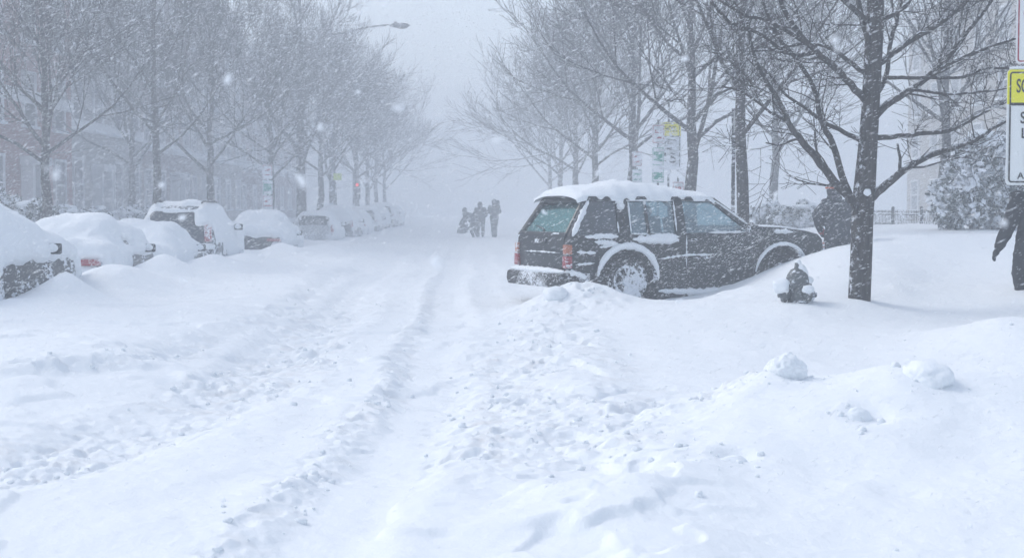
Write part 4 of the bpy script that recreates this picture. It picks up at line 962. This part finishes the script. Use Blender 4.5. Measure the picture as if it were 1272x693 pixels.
# ------------------------------------------------------------------ hydrant
def make_hydrant():
    x, y = wx(991, 16.4), 16.4; t = thing('fire_hydrant', 'dark fire hydrant capped with snow in front of the bonnet', 'hydrant', (x, y, -.03), R(12)); t.scale = (1.06, 1.06, 1.06)
    MB().lathe([(.15, .02), (.15, .06), (.105, .075), (.10, .20), (.105, .46), (.12, .48), (.155, .485), (.155, .52), (.12, .525)], (0, 0, 0), 28).build('barrel', M['hyd'], t, True, 0, 35)
    MB().lathe([(.13, .525), (.128, .56), (.11, .62), (.075, .675), (.04, .69), (.035, .70), (.03, .75), (.001, .755)], (0, 0, 0), 24).build('bonnet', M['hyd'], t, True, 0, 35)
    for sg in (-1, 1):
        n = MB().lathe([(.055, .08), (.055, .13), (.075, .135), (.075, .175), (.05, .18), (.03, .185), (.028, .22), (.001, .221)] if sg > 0 else [(.055, -.08), (.055, -.13), (.075, -.135), (.075, -.175), (.05, -.18), (.03, -.185), (.028, -.22), (.001, -.221)], (0, 0, .40), 18, 'x').build('side_nozzle', M['hyd'], t, True, 0, 35)
    MB().lathe([(.075, -.08), (.075, -.14), (.10, -.145), (.10, -.185), (.07, -.19), (.035, -.195), (.03, -.23), (.001, -.231)], (0, 0, .41), 20, 'y').build('pumper_nozzle', M['hyd'], t, True, 0, 35)
    bl = MB()
    for i in range(8):
        a = 2 * PI * i / 8; bl.lathe([(.014, .47), (.014, .535), (.001, .54)], (.138 * math.cos(a), .138 * math.sin(a), 0), 6)
    bl.build('flange_bolts', M['hyd'], t, False)
    ch = MB(); P = [Vector((-.17, -.06, .37)).lerp(Vector((-.09, -.10, .20)), u) + Vector((-.03, 0, -.14)) * math.sin(PI * u) for u in np.linspace(0, 1, 16)]
    for i in range(15):
        ch.tube([P[i], P[i + 1]], .009, 6)
    ch.build('chain', M['iron'], t)
    s = MB(); s.ellip((.06, .02, .55), (.12, .12, .07), 16, 10, nz=.1, seed=1); s.ellip((.035, .02, .63), (.085, .09, .12), 16, 10, nz=.12, seed=2); s.ellip((.01, 0, .74), (.035, .035, .05), 12, 8)
    s.ellip((-.18, .0, .50), (.09, .1, .09), 16, 10, nz=.12, seed=4); s.ellip((.04, -.2, .47), (.075, .05, .05), 12, 8, nz=.1, seed=3)
    s.build('snow_cap', M['snow'], t)
make_hydrant()

# ------------------------------------------------------------------ signs
def rrect(w, h, r, n=6):
    out = []
    for cx, cy, a0 in ((w / 2 - r, h / 2 - r, 0), (-w / 2 + r, h / 2 - r, 90), (-w / 2 + r, -h / 2 + r, 180), (w / 2 - r, -h / 2 + r, 270)):
        for i in range(n + 1):
            a = R(a0 + 90 * i / n); out.append((cx + r * math.cos(a), cy + r * math.sin(a)))
    return out
def plate(mb, w, h, r, z, y0, y1, x=0): mb.prism([(a + x, b + z) for a, b in rrect(w, h, r)], lambda a, b: (a, y0, b), lambda a, b: (a, y1, b))
def ring(mb, w, h, r, z, th, y0, y1, x=0):
    A = rrect(w, h, r); B = rrect(w - 2 * th, h - 2 * th, max(.004, r - th)); n = len(A); vs = []
    for P, y in ((A, y0), (B, y0), (A, y1), (B, y1)): vs += [(a + x, y, b + z) for a, b in P]
    fs = []
    for i in range(n):
        j = (i + 1) % n
        fs += [(i, j, n + j, n + i), (2 * n + i, 3 * n + i, 3 * n + j, 2 * n + j), (i, 2 * n + i, 2 * n + j, j), (n + i, n + j, 3 * n + j, 3 * n + i)]
    mb.add(vs, fs)
def text(s, size, width, x, z, y, mat, parent, name='lettering', bold=.012):
    cu = bpy.data.curves.new(name, 'FONT'); cu.body = s; cu.size = size; cu.align_x = 'CENTER'; cu.align_y = 'CENTER'; cu.extrude = .002; cu.offset = bold * size
    o = bpy.data.objects.new(name, cu); COL.objects.link(o)
    dg = bpy.context.evaluated_depsgraph_get(); me = bpy.data.meshes.new_from_object(o.evaluated_get(dg)); bpy.data.objects.remove(o); bpy.data.curves.remove(cu)
    co = np.array([v.co for v in me.vertices]); w = co[:, 0].max() - co[:, 0].min(); k = width / w if width else 1
    cz = (co[:, 1].max() + co[:, 1].min()) / 2
    for v in me.vertices: v.co = Vector((v.co.x * k + x, y - v.co.z, v.co.y - cz + z))
    me.materials.clear(); me.materials.append(mat)
    return link(name, me, parent)
M['white_far'] = mat_crusted('sign_white_hazed', (.55, .58, .60), .7, .6, scale=9)  # far sign colours: haze fade painted in with muted tones and snow flecks
M['yellow_far'] = mat_crusted('sign_yellow_hazed', (.75, .70, .03), .55, .6, scale=9)
M['black_far'] = mat_crusted('sign_black_hazed', (.05, .05, .055), .6, .6, scale=14)
def school_sign(t, zc, k=1.0, y=0, full=True):
    """white speed plate with a yellow school header; faces -y"""
    w, h = .61, 1.20
    p = MB(); plate(p, w, h, .04, zc, y - .004, y + .004); po = p.build('sign_plate', M['white' if full else 'white_far'], t, False)
    hd = MB(); A = [(a, b + zc) for a, b in rrect(w - .004, h - .004, .04) if True]
    zc2 = zc + h / 2 - .36
    top = [(a, max(b, zc2)) for a, b in A]; 
    top = [q for i, q in enumerate(top) if i == 0 or q != top[i - 1]]
    hd.prism(top, lambda a, b: (a, y - .008, b), lambda a, b: (a, y - .004, b)); hd.build('yellow_header', M['yellow' if full else 'yellow_far'], po, False)
    bd = MB(); ring(bd, w - .05, h - .05, .035, zc, .016, y - .012, y - .0085)
    bd.box((0, y - .010, zc2), (w - .06, .0034, .03)); bd.build('black_border', M['black' if full else 'black_far'], po, False)
    text('SCHOOL', .20, .42, 0, zc + h / 2 - .17, y - .012, M['black' if full else 'black_far'], po)
    text('SPEED', .17, .36, .02, zc + h / 2 - .50, y - .008, M['black' if full else 'black_far'], po)
    text('LIMIT', .15, .32, .01, zc + h / 2 - .66, y - .008, M['black' if full else 'black_far'], po)
    text('15', .36, .30, .01, zc - h / 2 + .30, y - .008, M['black' if full else 'black_far'], po)
    if full: text('A', .10, None, -.15, zc - h / 2 + .10, y - .008, M['black' if full else 'black_far'], po)
    return po
t = thing('school_speed_sign', 'near school speed limit sign with yellow header and red bordered plate above', 'sign', (5.462, 14.9, .15))
MB().box((0, .035, 1.7), (.05, .03, 4.2)).build('post', M['pole'], t, False)
school_sign(t, 2.235 - .15 + .0, y=0)
p = MB(); plate(p, .44, .70, .035, 3.24 - .15 + .005, -.004, .004); po = p.build('parking_plate', M['white'], t, False)
b = MB(); ring(b, .405, .665, .03, 3.095, .013, -.009, -.005)
P = [(.145 * math.cos(a), .145 * math.sin(a)) for a in np.linspace(0, 2 * PI, 40)[:-1]]; n = len(P)
vs = [(x, yy, z + 3.26) for yy in (-.009, -.005) for x, z in P] + [(x * .78, yy, z * .78 + 3.26) for yy in (-.009, -.005) for x, z in P]
b.add(vs, [(i, (i + 1) % n, 2 * n + (i + 1) % n, 2 * n + i) for i in range(n)] + [(i, n + i, n + (i + 1) % n, (i + 1) % n) for i in range(n)])
b.box((0, -.0075, 3.26), (.26, .003, .03), Matrix.Rotation(R(45), 3, 'Y')); b.build('red_symbol', M['signred'], po, False)
text('P', .24, None, 0, 3.26, -.006, M['black'], po)
MB().ellip((-.0, .0, 3.46), (.2, .03, .035), 14, 8, nz=.1).build('snow_cap', M['snow'], t)
MB().tube([(-.28, 0, 2.70), (0, 0, 2.71), (.28, 0, 2.70)], [.012, .02, .012], 8).build('snow_ledge', M['snow'], t)

t = thing('school_speed_sign', 'distant school speed limit sign above the roof of the dark vehicle', 'sign', (wx(830, 36), 36, .2))
MB().box((0, .035, 1.9), (.05, .03, 4.0)).build('post', M['pole'], t, False)
school_sign(t, 2.75, full=False)
M['signred_far'] = mat_crusted('sign_red_hazed', (.34, .04, .06), .55, .6, scale=14)  # parking plate marks, likewise with the distance haze put into the colour
M['green_far'] = mat_crusted('sign_green_hazed', (.05, .30, .23), .5, .6, scale=14)
def parking_post(label, px, y, z_plates, x=None):
    t = thing('parking_sign', label, 'sign', (wx(px, y), y, .2), 0, 'parking sign posts')
    zt = max(z for z, *_ in z_plates) + .35
    MB().box((0, .03, zt / 2), (.05, .03, zt)).build('post', M['pole'], t, False)
    for z, col, w, h in z_plates:
        p = MB(); plate(p, w, h, .025, z, -.004, .004); po = p.build('parking_plate', M['white_far'], t, False)
        b = MB(); ring(b, w - .03, h - .03, .02, z, .014, -.008, -.005)
        if col == 'signred': b.box((0, -.0065, z + .06), (w * .55, .003, h * .16)); b.box((0, -.0065, z - .09), (w * .6, .003, h * .1))
        else: b.box((0, -.0065, z), (w * .7, .003, h * .5))
        b.build('plate_marks', M[col + '_far'], po, False)
parking_post('post with red over green parking plates left of the distant school sign', 817, 35, [(3.0, 'signred', .3, .46), (2.45, 'green', .3, .46), (1.98, 'green', .3, .35)])
parking_post('post with one red and one green plate beside the broad tree trunk', 791, 44, [(2.7, 'signred', .3, .46), (2.15, 'green', .3, .46)])
parking_post('short red marked plate just right of the distant school sign', 842, 37, [(1.65, 'signred', .3, .45)])
parking_post('left kerb post with red green and red parking plates above the dark sedan', 333, 46, [(2.35, 'signred', .32, .46), (1.85, 'green', .32, .46), (1.35, 'signred', .32, .46)])
t = thing('sign_post', 'thin bare steel post behind the windscreen of the dark vehicle', 'post', (wx(910, 26), 26, .2))
MB().box((0, 0, 1.5), (.06, .06, 3.0)).build('post', M['iron'], t, False)
MB().box((0, -.04, 2.75), (.012, .30, .4)).build('edge_on_plate', M['signback'], t, False)
t = thing('warning_sign', 'lime green plate on a post far down the left kerb', 'sign', (wx(417, 72), 72, .1))
MB().box((0, .03, 1.5), (.06, .03, 3.0)).build('post', M['pole'], t, False)
p = MB(); plate(p, .62, .34, .03, 2.85, -.004, .004); p.build('sign_plate', M['lime'], t, False)
# traffic signal
t = thing('traffic_signal', 'far traffic signal with its red lamp lit', 'traffic light', (wx(440, 88), 88, .1))
MB().lathe([(.16, -.3), (.16, .3), (.08, .36), (.075, 3.6), (.001, 3.62)], (0, 0, 0), 14).build('pole', M['pole'], t)
hd = MB().box((.22, -.05, 2.35), (.36, .24, 1.1)); hd.build('signal_head', M['black'], t, True, .03)
for k, m in enumerate((M['signal'], M['black'], M['black'])):
    MB().lathe([(.10, -.03), (.10, .0), (.001, .001)], (.22, -.172, 2.70 - k * .34), 18, 'y').build('signal_lamp', m, t)
# street lamp
y = 70; x = wx(412, y); t = thing('street_lamp', 'tall street lamp arching a long arm over the road above the left trees', 'street lamp', (x, y, .1))
zt = wz(44, y)
MB().lathe([(.18, -.4), (.18, .6), (.11, .7), (.075, zt), (.001, zt + .4)], (0, 0, 0), 16).build('pole', M['pole'], t)
xe = wx(485, y) - x
ar = MB(); ar.tube([(0, 0, zt - .05 - .1), (xe * .3, 0, zt - .02), (xe * .65, 0, zt + .22), (xe, 0, zt + .33)], [.055, .05, .045, .04], 8); ar.tube([(0, 0, zt - .7), (xe * .3, 0, zt - .05)], .03, 6); ar.build('arm', M['iron'], t)
hd = MB(); hd.ellip((xe + .5, 0, zt + .30), (.52, .17, .12), 18, 10); hd.box((xe + .3, 0, zt + .42), (.12, .1, .1)); hd.build('lamp_head', M['lamphead'], t)
MB().ellip((xe + .6, 0, zt + .24), (.3, .13, .12), 14, 8).build('lens', M['pane'], t)

# ------------------------------------------------------------------ people
def remesh_person(mb, vox, mat, parent, name='body'):
    o = mb.build('tmp_body', mat, None, True)
    md = o.modifiers.new('r', 'REMESH'); md.mode = 'VOXEL'; md.voxel_size = vox; md.use_smooth_shade = True
    sm = o.modifiers.new('s', 'SMOOTH'); sm.factor = .5; sm.iterations = 3
    dg = bpy.context.evaluated_depsgraph_get(); dg.update(); me = bpy.data.meshes.new_from_object(o.evaluated_get(dg))
    bpy.data.objects.remove(o); me.name = name
    from mathutils import noise as mn
    nrm_ = [v.normal.copy() for v in me.vertices]
    for v, vn in zip(me.vertices, nrm_):                       # cloth folds
        p = v.co.copy(); k = mn.noise(Vector((p.x * 9, p.y * 9, p.z * 13))) * .013 + mn.noise(Vector((p.x * 22, p.y * 22, p.z * 30 + 4))) * .005
        v.co = p + vn * k * (.4 if vox < .02 and p.z > .7 and abs(p.x) > .36 else 1)
    me.materials.clear(); me.materials.append(mat); me.polygons.foreach_set('use_smooth', [True] * len(me.polygons))
    return link(name, me, parent)
def limb_t(mb, pts, rad, n=12):
    mb.tube(pts, rad, n)
    for p, r in zip(pts, rad): mb.ellip(p, (r, r, r), 12, 8)
def hand(mb, wrist, d, side, s=1.0, curl=.4, r=.0105):
    """five separate fingers; d = forearm direction, side = direction of the thumb"""
    d = Vector(d).normalized(); side = (Vector(side) - d * d.dot(Vector(side))).normalized(); nrm = d.cross(side)
    w = Vector(wrist); palm = w + d * .05 * s
    mb.tube([w, palm, w + d * .09 * s], [.026 * s, .036 * s, .034 * s], 10)
    for k, ln in enumerate((.078, .085, .080, .062)):
        b = w + d * .085 * s + side * (.030 - .020 * k) * s; p1 = b + (d + nrm * curl * .4).normalized() * ln * .5 * s; p2 = p1 + (d + nrm * curl * 1.4).normalized() * ln * .5 * s
        mb.tube([b, p1, p2], [r * s, r * .95 * s, r * .8 * s], 8)
    b = w + d * .035 * s + side * .028 * s; p1 = b + (d * .6 + side * .8).normalized() * .04 * s; p2 = p1 + (d * .95 + side * .3).normalized() * .035 * s
    mb.tube([b, p1, p2], [r * 1.15 * s, r * 1.05 * s, r * .85 * s], 8)
def person(label, loc, rz, J, vox=.014, coat='coat', hood=True, face=False, hands=True, extra=None, group=None, bulk=1.0):
    """J: joint positions in the person's own space (x right, y forward, z up)"""
    t = thing('person', label, 'person', loc, rz, group); mb = MB(); V = Vector
    g = lambda k: V(J[k])
    hip, chest, neck, head = g('hip'), g('chest'), g('neck'), g('head')
    # torso: ellipse sections
    ax = (chest - hip); 
    for k in range(9):
        u = k / 8; p = hip.lerp(chest, u) + V((0, 0, 0)); rx = np.interp(u, [0, .35, .8, 1], [.185, .175, .215, .20]); ry = np.interp(u, [0, .5, 1], [.14, .135, .14])
        mb.ellip(p, (rx * bulk, ry * bulk, .13), 16, 10)
    mb.tube([chest, neck, head], [.10, .07, .07], 12)
    for sd in ('l', 'r'):
        sh, el, wr = g('sh_' + sd), g('el_' + sd), g('wr_' + sd)
        limb_t(mb, [chest.lerp(sh, .5), sh, sh.lerp(el, .5), el, el.lerp(wr, .5), wr], [q_ * bulk for q_ in (.09, .082, .072, .066, .062, .046)])
        if hands: hand(mb, wr + (wr - el).normalized() * .02, wr - el, (.8 if sd == 'l' else -.8, .6, 0), 1.05)
        hp, kn, an = g('hp_' + sd), g('kn_' + sd), g('an_' + sd)
        limb_t(mb, [hp, hp.lerp(kn, .5), kn, kn.lerp(an, .4), an], [q_ * (.5 + .5 * bulk) for q_ in (.115, .10, .078, .074, .06)])
        mb.ellip(an + V((0, .07, -.05)), (.055, .14, .055), 12, 8)
    mb.ellip(head, (.085, .105, .125), 16, 12)
    if not hood:
        mb.ellip(head + V((.088, 0, -.01)), (.012, .02, .03), 8, 6); mb.ellip(head + V((-.088, 0, -.01)), (.012, .02, .03), 8, 6)
    mb.ellip(head + V((0, .108, -.02)), (.014, .02, .025), 8, 6)
    o = remesh_person(mb, vox, M[coat], t)
    # face
    f = MB(); f.ellip(head + V((0, .022, -.01)), (.074, .095, .108), 18, 14); f.ellip(head + V((0, .118, -.02)), (.014, .02, .026), 8, 6); f.build('face', M['skin'], t)
    e = MB()
    for s in (-1, 1): e.ellip(head + V((.031 * s, .106, .005)), (.012, .008, .007), 8, 6)
    e.box(head + V((0, .106, -.062)), (.045, .008, .008)); e.build('facial_features', M['dark'], t)
    if hood:
        h = MB(); h.ellip(head + V((0, -.025, .015)), (.118, .125, .150), 20, 14); h.ellip(head + V((0, -.03, -.11)), (.12, .12, .09), 16, 10); h.build('hood', M[coat], t)
    if extra: extra(t, g)
    return t
STAND = dict(hip=(0, 0, .95), chest=(0, .0, 1.34), neck=(0, .01, 1.50), head=(0, .03, 1.65), sh_l=(-.20, 0, 1.42), el_l=(-.27, -.02, 1.12), wr_l=(-.28, .05, .88),
             sh_r=(.20, 0, 1.42), el_r=(.27, -.02, 1.12), wr_r=(.28, .05, .88), hp_l=(-.10, 0, .90), kn_l=(-.11, .03, .50), an_l=(-.11, -.02, .10), hp_r=(.10, 0, .90), kn_r=(.11, .03, .50), an_r=(.11, -.02, .10))
# walker by the sign
J = dict(STAND); J.update(sh_l=(-.22, 0, 1.40), el_l=(-.33, -.04, 1.08), wr_l=(-.41, .05, .84), hp_l=(-.11, 0, .9), kn_l=(-.14, .12, .52), an_l=(-.13, -.05, .12), kn_r=(.12, -.1, .5), an_r=(.12, -.3, .16))
def cap1(t, g):
    h = MB(); h.ellip(g('head') + Vector((0, -.005, .05)), (.10, .118, .09), 18, 12); h.build('knit_hat', M['dark'], t)
person('walker in dark clothes striding past below the school speed sign with one arm hanging', (wx(1286, 16.8), 16.8, .10), 0, J, .012, 'coat', False, extra=cap1, bulk=1.25)
# hooded walker behind the near tree
J = dict(STAND); J.update(sh_l=(-.19, .0, 1.40), el_l=(-.35, -.02, 1.24), wr_l=(-.22, .16, 1.02), sh_r=(.19, 0, 1.40), el_r=(.33, 0, 1.2), wr_r=(.2, .18, 1.02), head=(-.05, .04, 1.60), neck=(-.02, .01, 1.48))
def cap2(t, g):
    h = MB(); h.tube([g('head') + Vector((.124 * math.cos(a), -.02 + .132 * math.sin(a), .055)) for a in np.linspace(0, 2 * PI, 24)], .016, 6, cap=False); h.build('orange_hat_band', M['orange'], t)
    gl = MB(); gl.ellip(g('wr_l') + Vector((.03, .03, -.03)), (.055, .05, .06), 12, 8); hand(gl, g('wr_l'), (.6, .5, -.5), (0, .4, .8), 1.15); gl.build('red_glove', M['redglove'], t)
person('hooded walker with orange hat band and red glove half hidden behind the near tree', (wx(1040, 22), 22, .05), R(8), J, .014, 'coat2', True, extra=cap2, bulk=1.15)
GP = 'pedestrians far down the road'
J = dict(STAND); J.update(el_l=(-.30, .12, 1.18), wr_l=(-.16, .28, 1.2), el_r=(.29, .14, 1.18), wr_r=(.16, .3, 1.2), head=(.0, .05, 1.64), kn_l=(-.06, .03, .5), an_l=(-.06, 0, .1), kn_r=(.06, .03, .5), an_r=(.06, 0, .1), hp_l=(-.08, 0, .9), hp_r=(.08, 0, .9))
def bundle(t, g):
    MB().ellip(g('head') + Vector((.12, .05, -.02)), (.16, .16, .13), 14, 10, nz=.08).build('hat', M['coat2'], t)
person('upright figure in dark coat standing alone in the middle of the hazy road', (wx(614, 66), 66, 0), R(10), J, .022, 'coat2', True, hands=False, extra=bundle, group=GP, bulk=1.2)
J = dict(STAND); J.update(head=(-.03, .05, 1.52), neck=(-.02, .0, 1.40), chest=(-.02, 0, 1.26), sh_l=(-.2, 0, 1.32), sh_r=(.18, 0, 1.32), el_l=(-.32, .1, 1.06), wr_l=(-.25, .3, .95), hip=(0, 0, .88), el_r=(.25, .1, 1.05), wr_r=(.1, .3, .95))
person('figure in long dark coat standing just behind the stooping one on the hazy road', (wx(597, 66), 66, 0), R(0), J, .022, 'coat2', True, hands=False, group=GP, bulk=1.25)
J = dict(STAND); J.update(hip=(0, 0, .78), chest=(-.25, .05, 1.06), neck=(-.34, .06, 1.16), head=(-.40, .08, 1.25), sh_l=(-.32, .18, 1.10), el_l=(-.50, .2, .84), wr_l=(-.62, .15, .62), sh_r=(-.28, -.12, 1.10), el_r=(-.36, -.14, .8), wr_r=(-.52, -.1, .66), hp_l=(.02, .12, .76), hp_r=(.02, -.10, .76), kn_l=(-.14, .12, .42), an_l=(.0, .12, .08), kn_r=(.05, -.1, .42), an_r=(.2, -.12, .1))
person('stooping figure bent over a bundle at the left of the two standing on the road', (wx(588, 65.8), 65.8, 0), R(0), J, .022, 'coat2', True, hands=False, group=GP, bulk=1.25)
t = thing('duffel_bag', 'dark bundle held low in front of the stooping figure on the road', 'bag', (wx(575, 65.8), 65.7, .1))
mb = MB(); mb.ellip((0, 0, .30), (.30, .2, .20), 16, 10, Matrix.Rotation(R(-30), 3, 'Y'), nz=.1); mb.build('bag_body', M['coat2'], t)
MB().tube([(-.12, 0, .42), (.1, 0, .66), (.24, 0, .50)], .02, 8).build('strap', M['coat2'], t)

# ------------------------------------------------------------------ falling snow
def make_flakes():
    def cloud(n, y0, y1, p, half, z0, z1):
        y = y0 + (y1 - y0) * RNG.random(n) ** p
        x = RNG.uniform(-half, half, n) * y + RNG.uniform(-.5, .5, n); z = z0 + (z1 - z0) * RNG.random(n)
        zt = CAMZ + y * .19 + .6; z = np.where(z1 < 0, z, np.minimum(z0 + RNG.random(n) * (zt + .4), 20)); return x, y, z
    xs = []; 
    a = cloud(380000, 3.2, 24, .62, .5, -.1, 1); b = cloud(680000, 20, 95, .66, .46, -.2, 1)
    c_ = cloud(420000, 42, 105, .9, .44, -.2, 1)
    x = np.concatenate([a[0], b[0], c_[0]]); y = np.concatenate([a[1], b[1], c_[1]]); z = np.concatenate([a[2], b[2], c_[2]])
    gust = np.clip(.5 + 2.2 * fbm(x * .25 + y * .11 - z * .3, z * .7 + y * .23, 200, 3), .08, 1)
    k = RNG.random(len(x)) < gust; x, y, z = x[k], y[k], z[k]
    # streams of drifting snow blowing past the front of the stuck vehicle and over the banks
    m = 17000; gx = 3.6 + RNG.normal(0, 1.1, m); gy = 18.2 + RNG.normal(0, 1.0, m); gz = .75 + RNG.normal(0, .38, m) + .25 * (gx - 3.6)
    kk = (gz > .15) & (RNG.random(m) < np.clip(.4 + 2.6 * fbm(gx * .5 - gz * .8, gz * 3.0 - gx * 1.3, 210, 3), .0, 1)); gx, gy, gz = gx[kk], gy[kk], gz[kk]
    x = np.concatenate([x, gx]); y = np.concatenate([y, gy]); z = np.concatenate([z, gz])
    # flakes below the ground or inside the vehicle go
    cs, sn = math.cos(R(25)), math.sin(R(25)); lx = (x - .8) * cs + (y - 19.9) * sn; ly = -(x - .8) * sn + (y - 19.9) * cs
    ok = ~((lx > -.25) & (lx < 4.6) & (ly > -.03) & (ly < SW + .03) & (z < 1.85)); x, y, z = x[ok], y[ok], z[ok]
    ok = z > 1.25; lo_ = ~ok; ok[lo_] = z[lo_] > H(x[lo_], y[lo_], False) + .03; x, y, z = x[ok], y[ok], z[ok]
    n = len(x); print('flakes', n)
    r = (.0010 + .0023 * RNG.random(n) ** 4) * np.interp(y, [3, 10, 25, 60, 95], [.65, .78, 1.25, 3.4, 4.8])
    el = RNG.uniform(3.0, 9.0, n)
    ang = R(25) + RNG.normal(0, .14, n); az = RNG.normal(0, .35, n)
    d = np.stack([np.cos(ang) * np.cos(az), np.cos(ang) * np.sin(az), np.sin(ang)], -1); u = np.cross(d, np.array([0, 1, .1])); u /= np.linalg.norm(u, axis=1)[:, None]; w = np.cross(d, u)
    c = np.stack([x, y, z], -1); s = r[:, None]
    V = np.stack([c + d * s * el[:, None], c - d * s * el[:, None], c + u * s, c - u * s * .5 + w * s * .87, c - u * s * .5 - w * s * .87], 1).reshape(-1, 3)
    T = np.array([(0, 2, 3), (0, 3, 4), (0, 4, 2), (1, 3, 2), (1, 4, 3), (1, 2, 4)])
    Q = (np.arange(n)[:, None, None] * 5 + T[None]).reshape(-1, 3)
    o = np_mesh('falling_snow', V, Q, M['flake']); tag(o, 'wind driven snowflakes filling the air over the street', 'falling snow', None, 'stuff')
    # big flakes close by
    m = 60; y = RNG.uniform(1.2, 3.2, m); x = RNG.uniform(-.5, .5, m) * y; z = CAMZ + RNG.uniform(-.3, .22, m) * y
    mb = MB()
    for i in range(m):
        for k in range(3): mb.ellip((x[i] + random.gauss(0, .003), y[i] + random.gauss(0, .003), z[i] + random.gauss(0, .003)), (random.uniform(.0018, .0038),) * 3, 7, 5)
    o = mb.build('near_snowflakes', M['flake'], None, fix=False); tag(o, 'large loose snowflakes drifting close in front', 'falling snow', None, 'stuff')
make_flakes()

# ------------------------------------------------------------------ haze
hb = MB().box((0, 192, 10.2), (390, 410, 23.4)); m, nt, p, o = nodes('blizzard_air'); nt.nodes.remove(p)
pv = N(nt, 'ShaderNodeVolumePrincipled'); pv.inputs['Color'].default_value = (.77, .81, .86, 1); pv.inputs['Density'].default_value = .0112; pv.inputs['Anisotropy'].default_value = .1
pv.inputs['Density Attribute'].default_value = ''
nt.links.new(pv.outputs[0], o.inputs['Volume'])
ho = hb.build('haze', m, None, False); tag(ho, 'pale blizzard haze filling the street', 'haze', None, 'stuff')

# ------------------------------------------------------------------ light, camera, render
SUN_EL, SUN_AZ = 44, -58       # azimuth from +y towards +x
w = bpy.data.worlds.new('World'); scene.world = w; w.use_nodes = True; nt = w.node_tree; bg = nt.nodes['Background']
sky = N(nt, 'ShaderNodeTexSky'); sky.sky_type = 'NISHITA'; sky.sun_disc = False; sky.sun_elevation = R(SUN_EL); sky.sun_rotation = R(SUN_AZ); sky.dust_density = 1.5; sky.air_density = 1.0
hs = N(nt, 'ShaderNodeHueSaturation', i_Saturation=.58, i_Hue=.498); nt.links.new(sky.outputs[0], hs.inputs['Color']); nt.links.new(hs.outputs[0], bg.inputs['Color'])
bg.inputs['Strength'].default_value = .15
ld = bpy.data.lights.new('sun', 'SUN'); ld.energy = .65; ld.angle = R(20); ld.color = (1, .98, .93); lo = link('sun', ld)
dv = Vector((math.sin(R(SUN_AZ)) * math.cos(R(SUN_EL)), math.cos(R(SUN_AZ)) * math.cos(R(SUN_EL)), math.sin(R(SUN_EL))))
lo.rotation_euler = dv.to_track_quat('Z', 'Y').to_euler()
cam = bpy.data.cameras.new('camera'); co = link('camera', cam); scene.camera = co
cam.sensor_width = 36; cam.lens = F / 1272 * 36; cam.clip_end = 3000; cam.clip_start = .05
co.location = (0, 0, CAMZ); co.rotation_euler = (R(90) - math.atan((346.5 - HOR) / F), 0, 0)
cam.dof.use_dof = True; cam.dof.focus_distance = 20.5; cam.dof.aperture_fstop = 6.3
vs = scene.view_settings; vs.view_transform = 'Standard'; vs.look = 'None'; vs.exposure = .80; vs.gamma = 1.0; vs.use_curve_mapping = False
cy = scene.cycles; cy.max_bounces = 8; cy.diffuse_bounces = 3; cy.glossy_bounces = 2; cy.transmission_bounces = 4; cy.volume_bounces = 2; cy.transparent_max_bounces = 16
cy.use_denoising = True; cy.denoiser = 'OPENIMAGEDENOISE'; cy.sample_clamp_indirect = 6
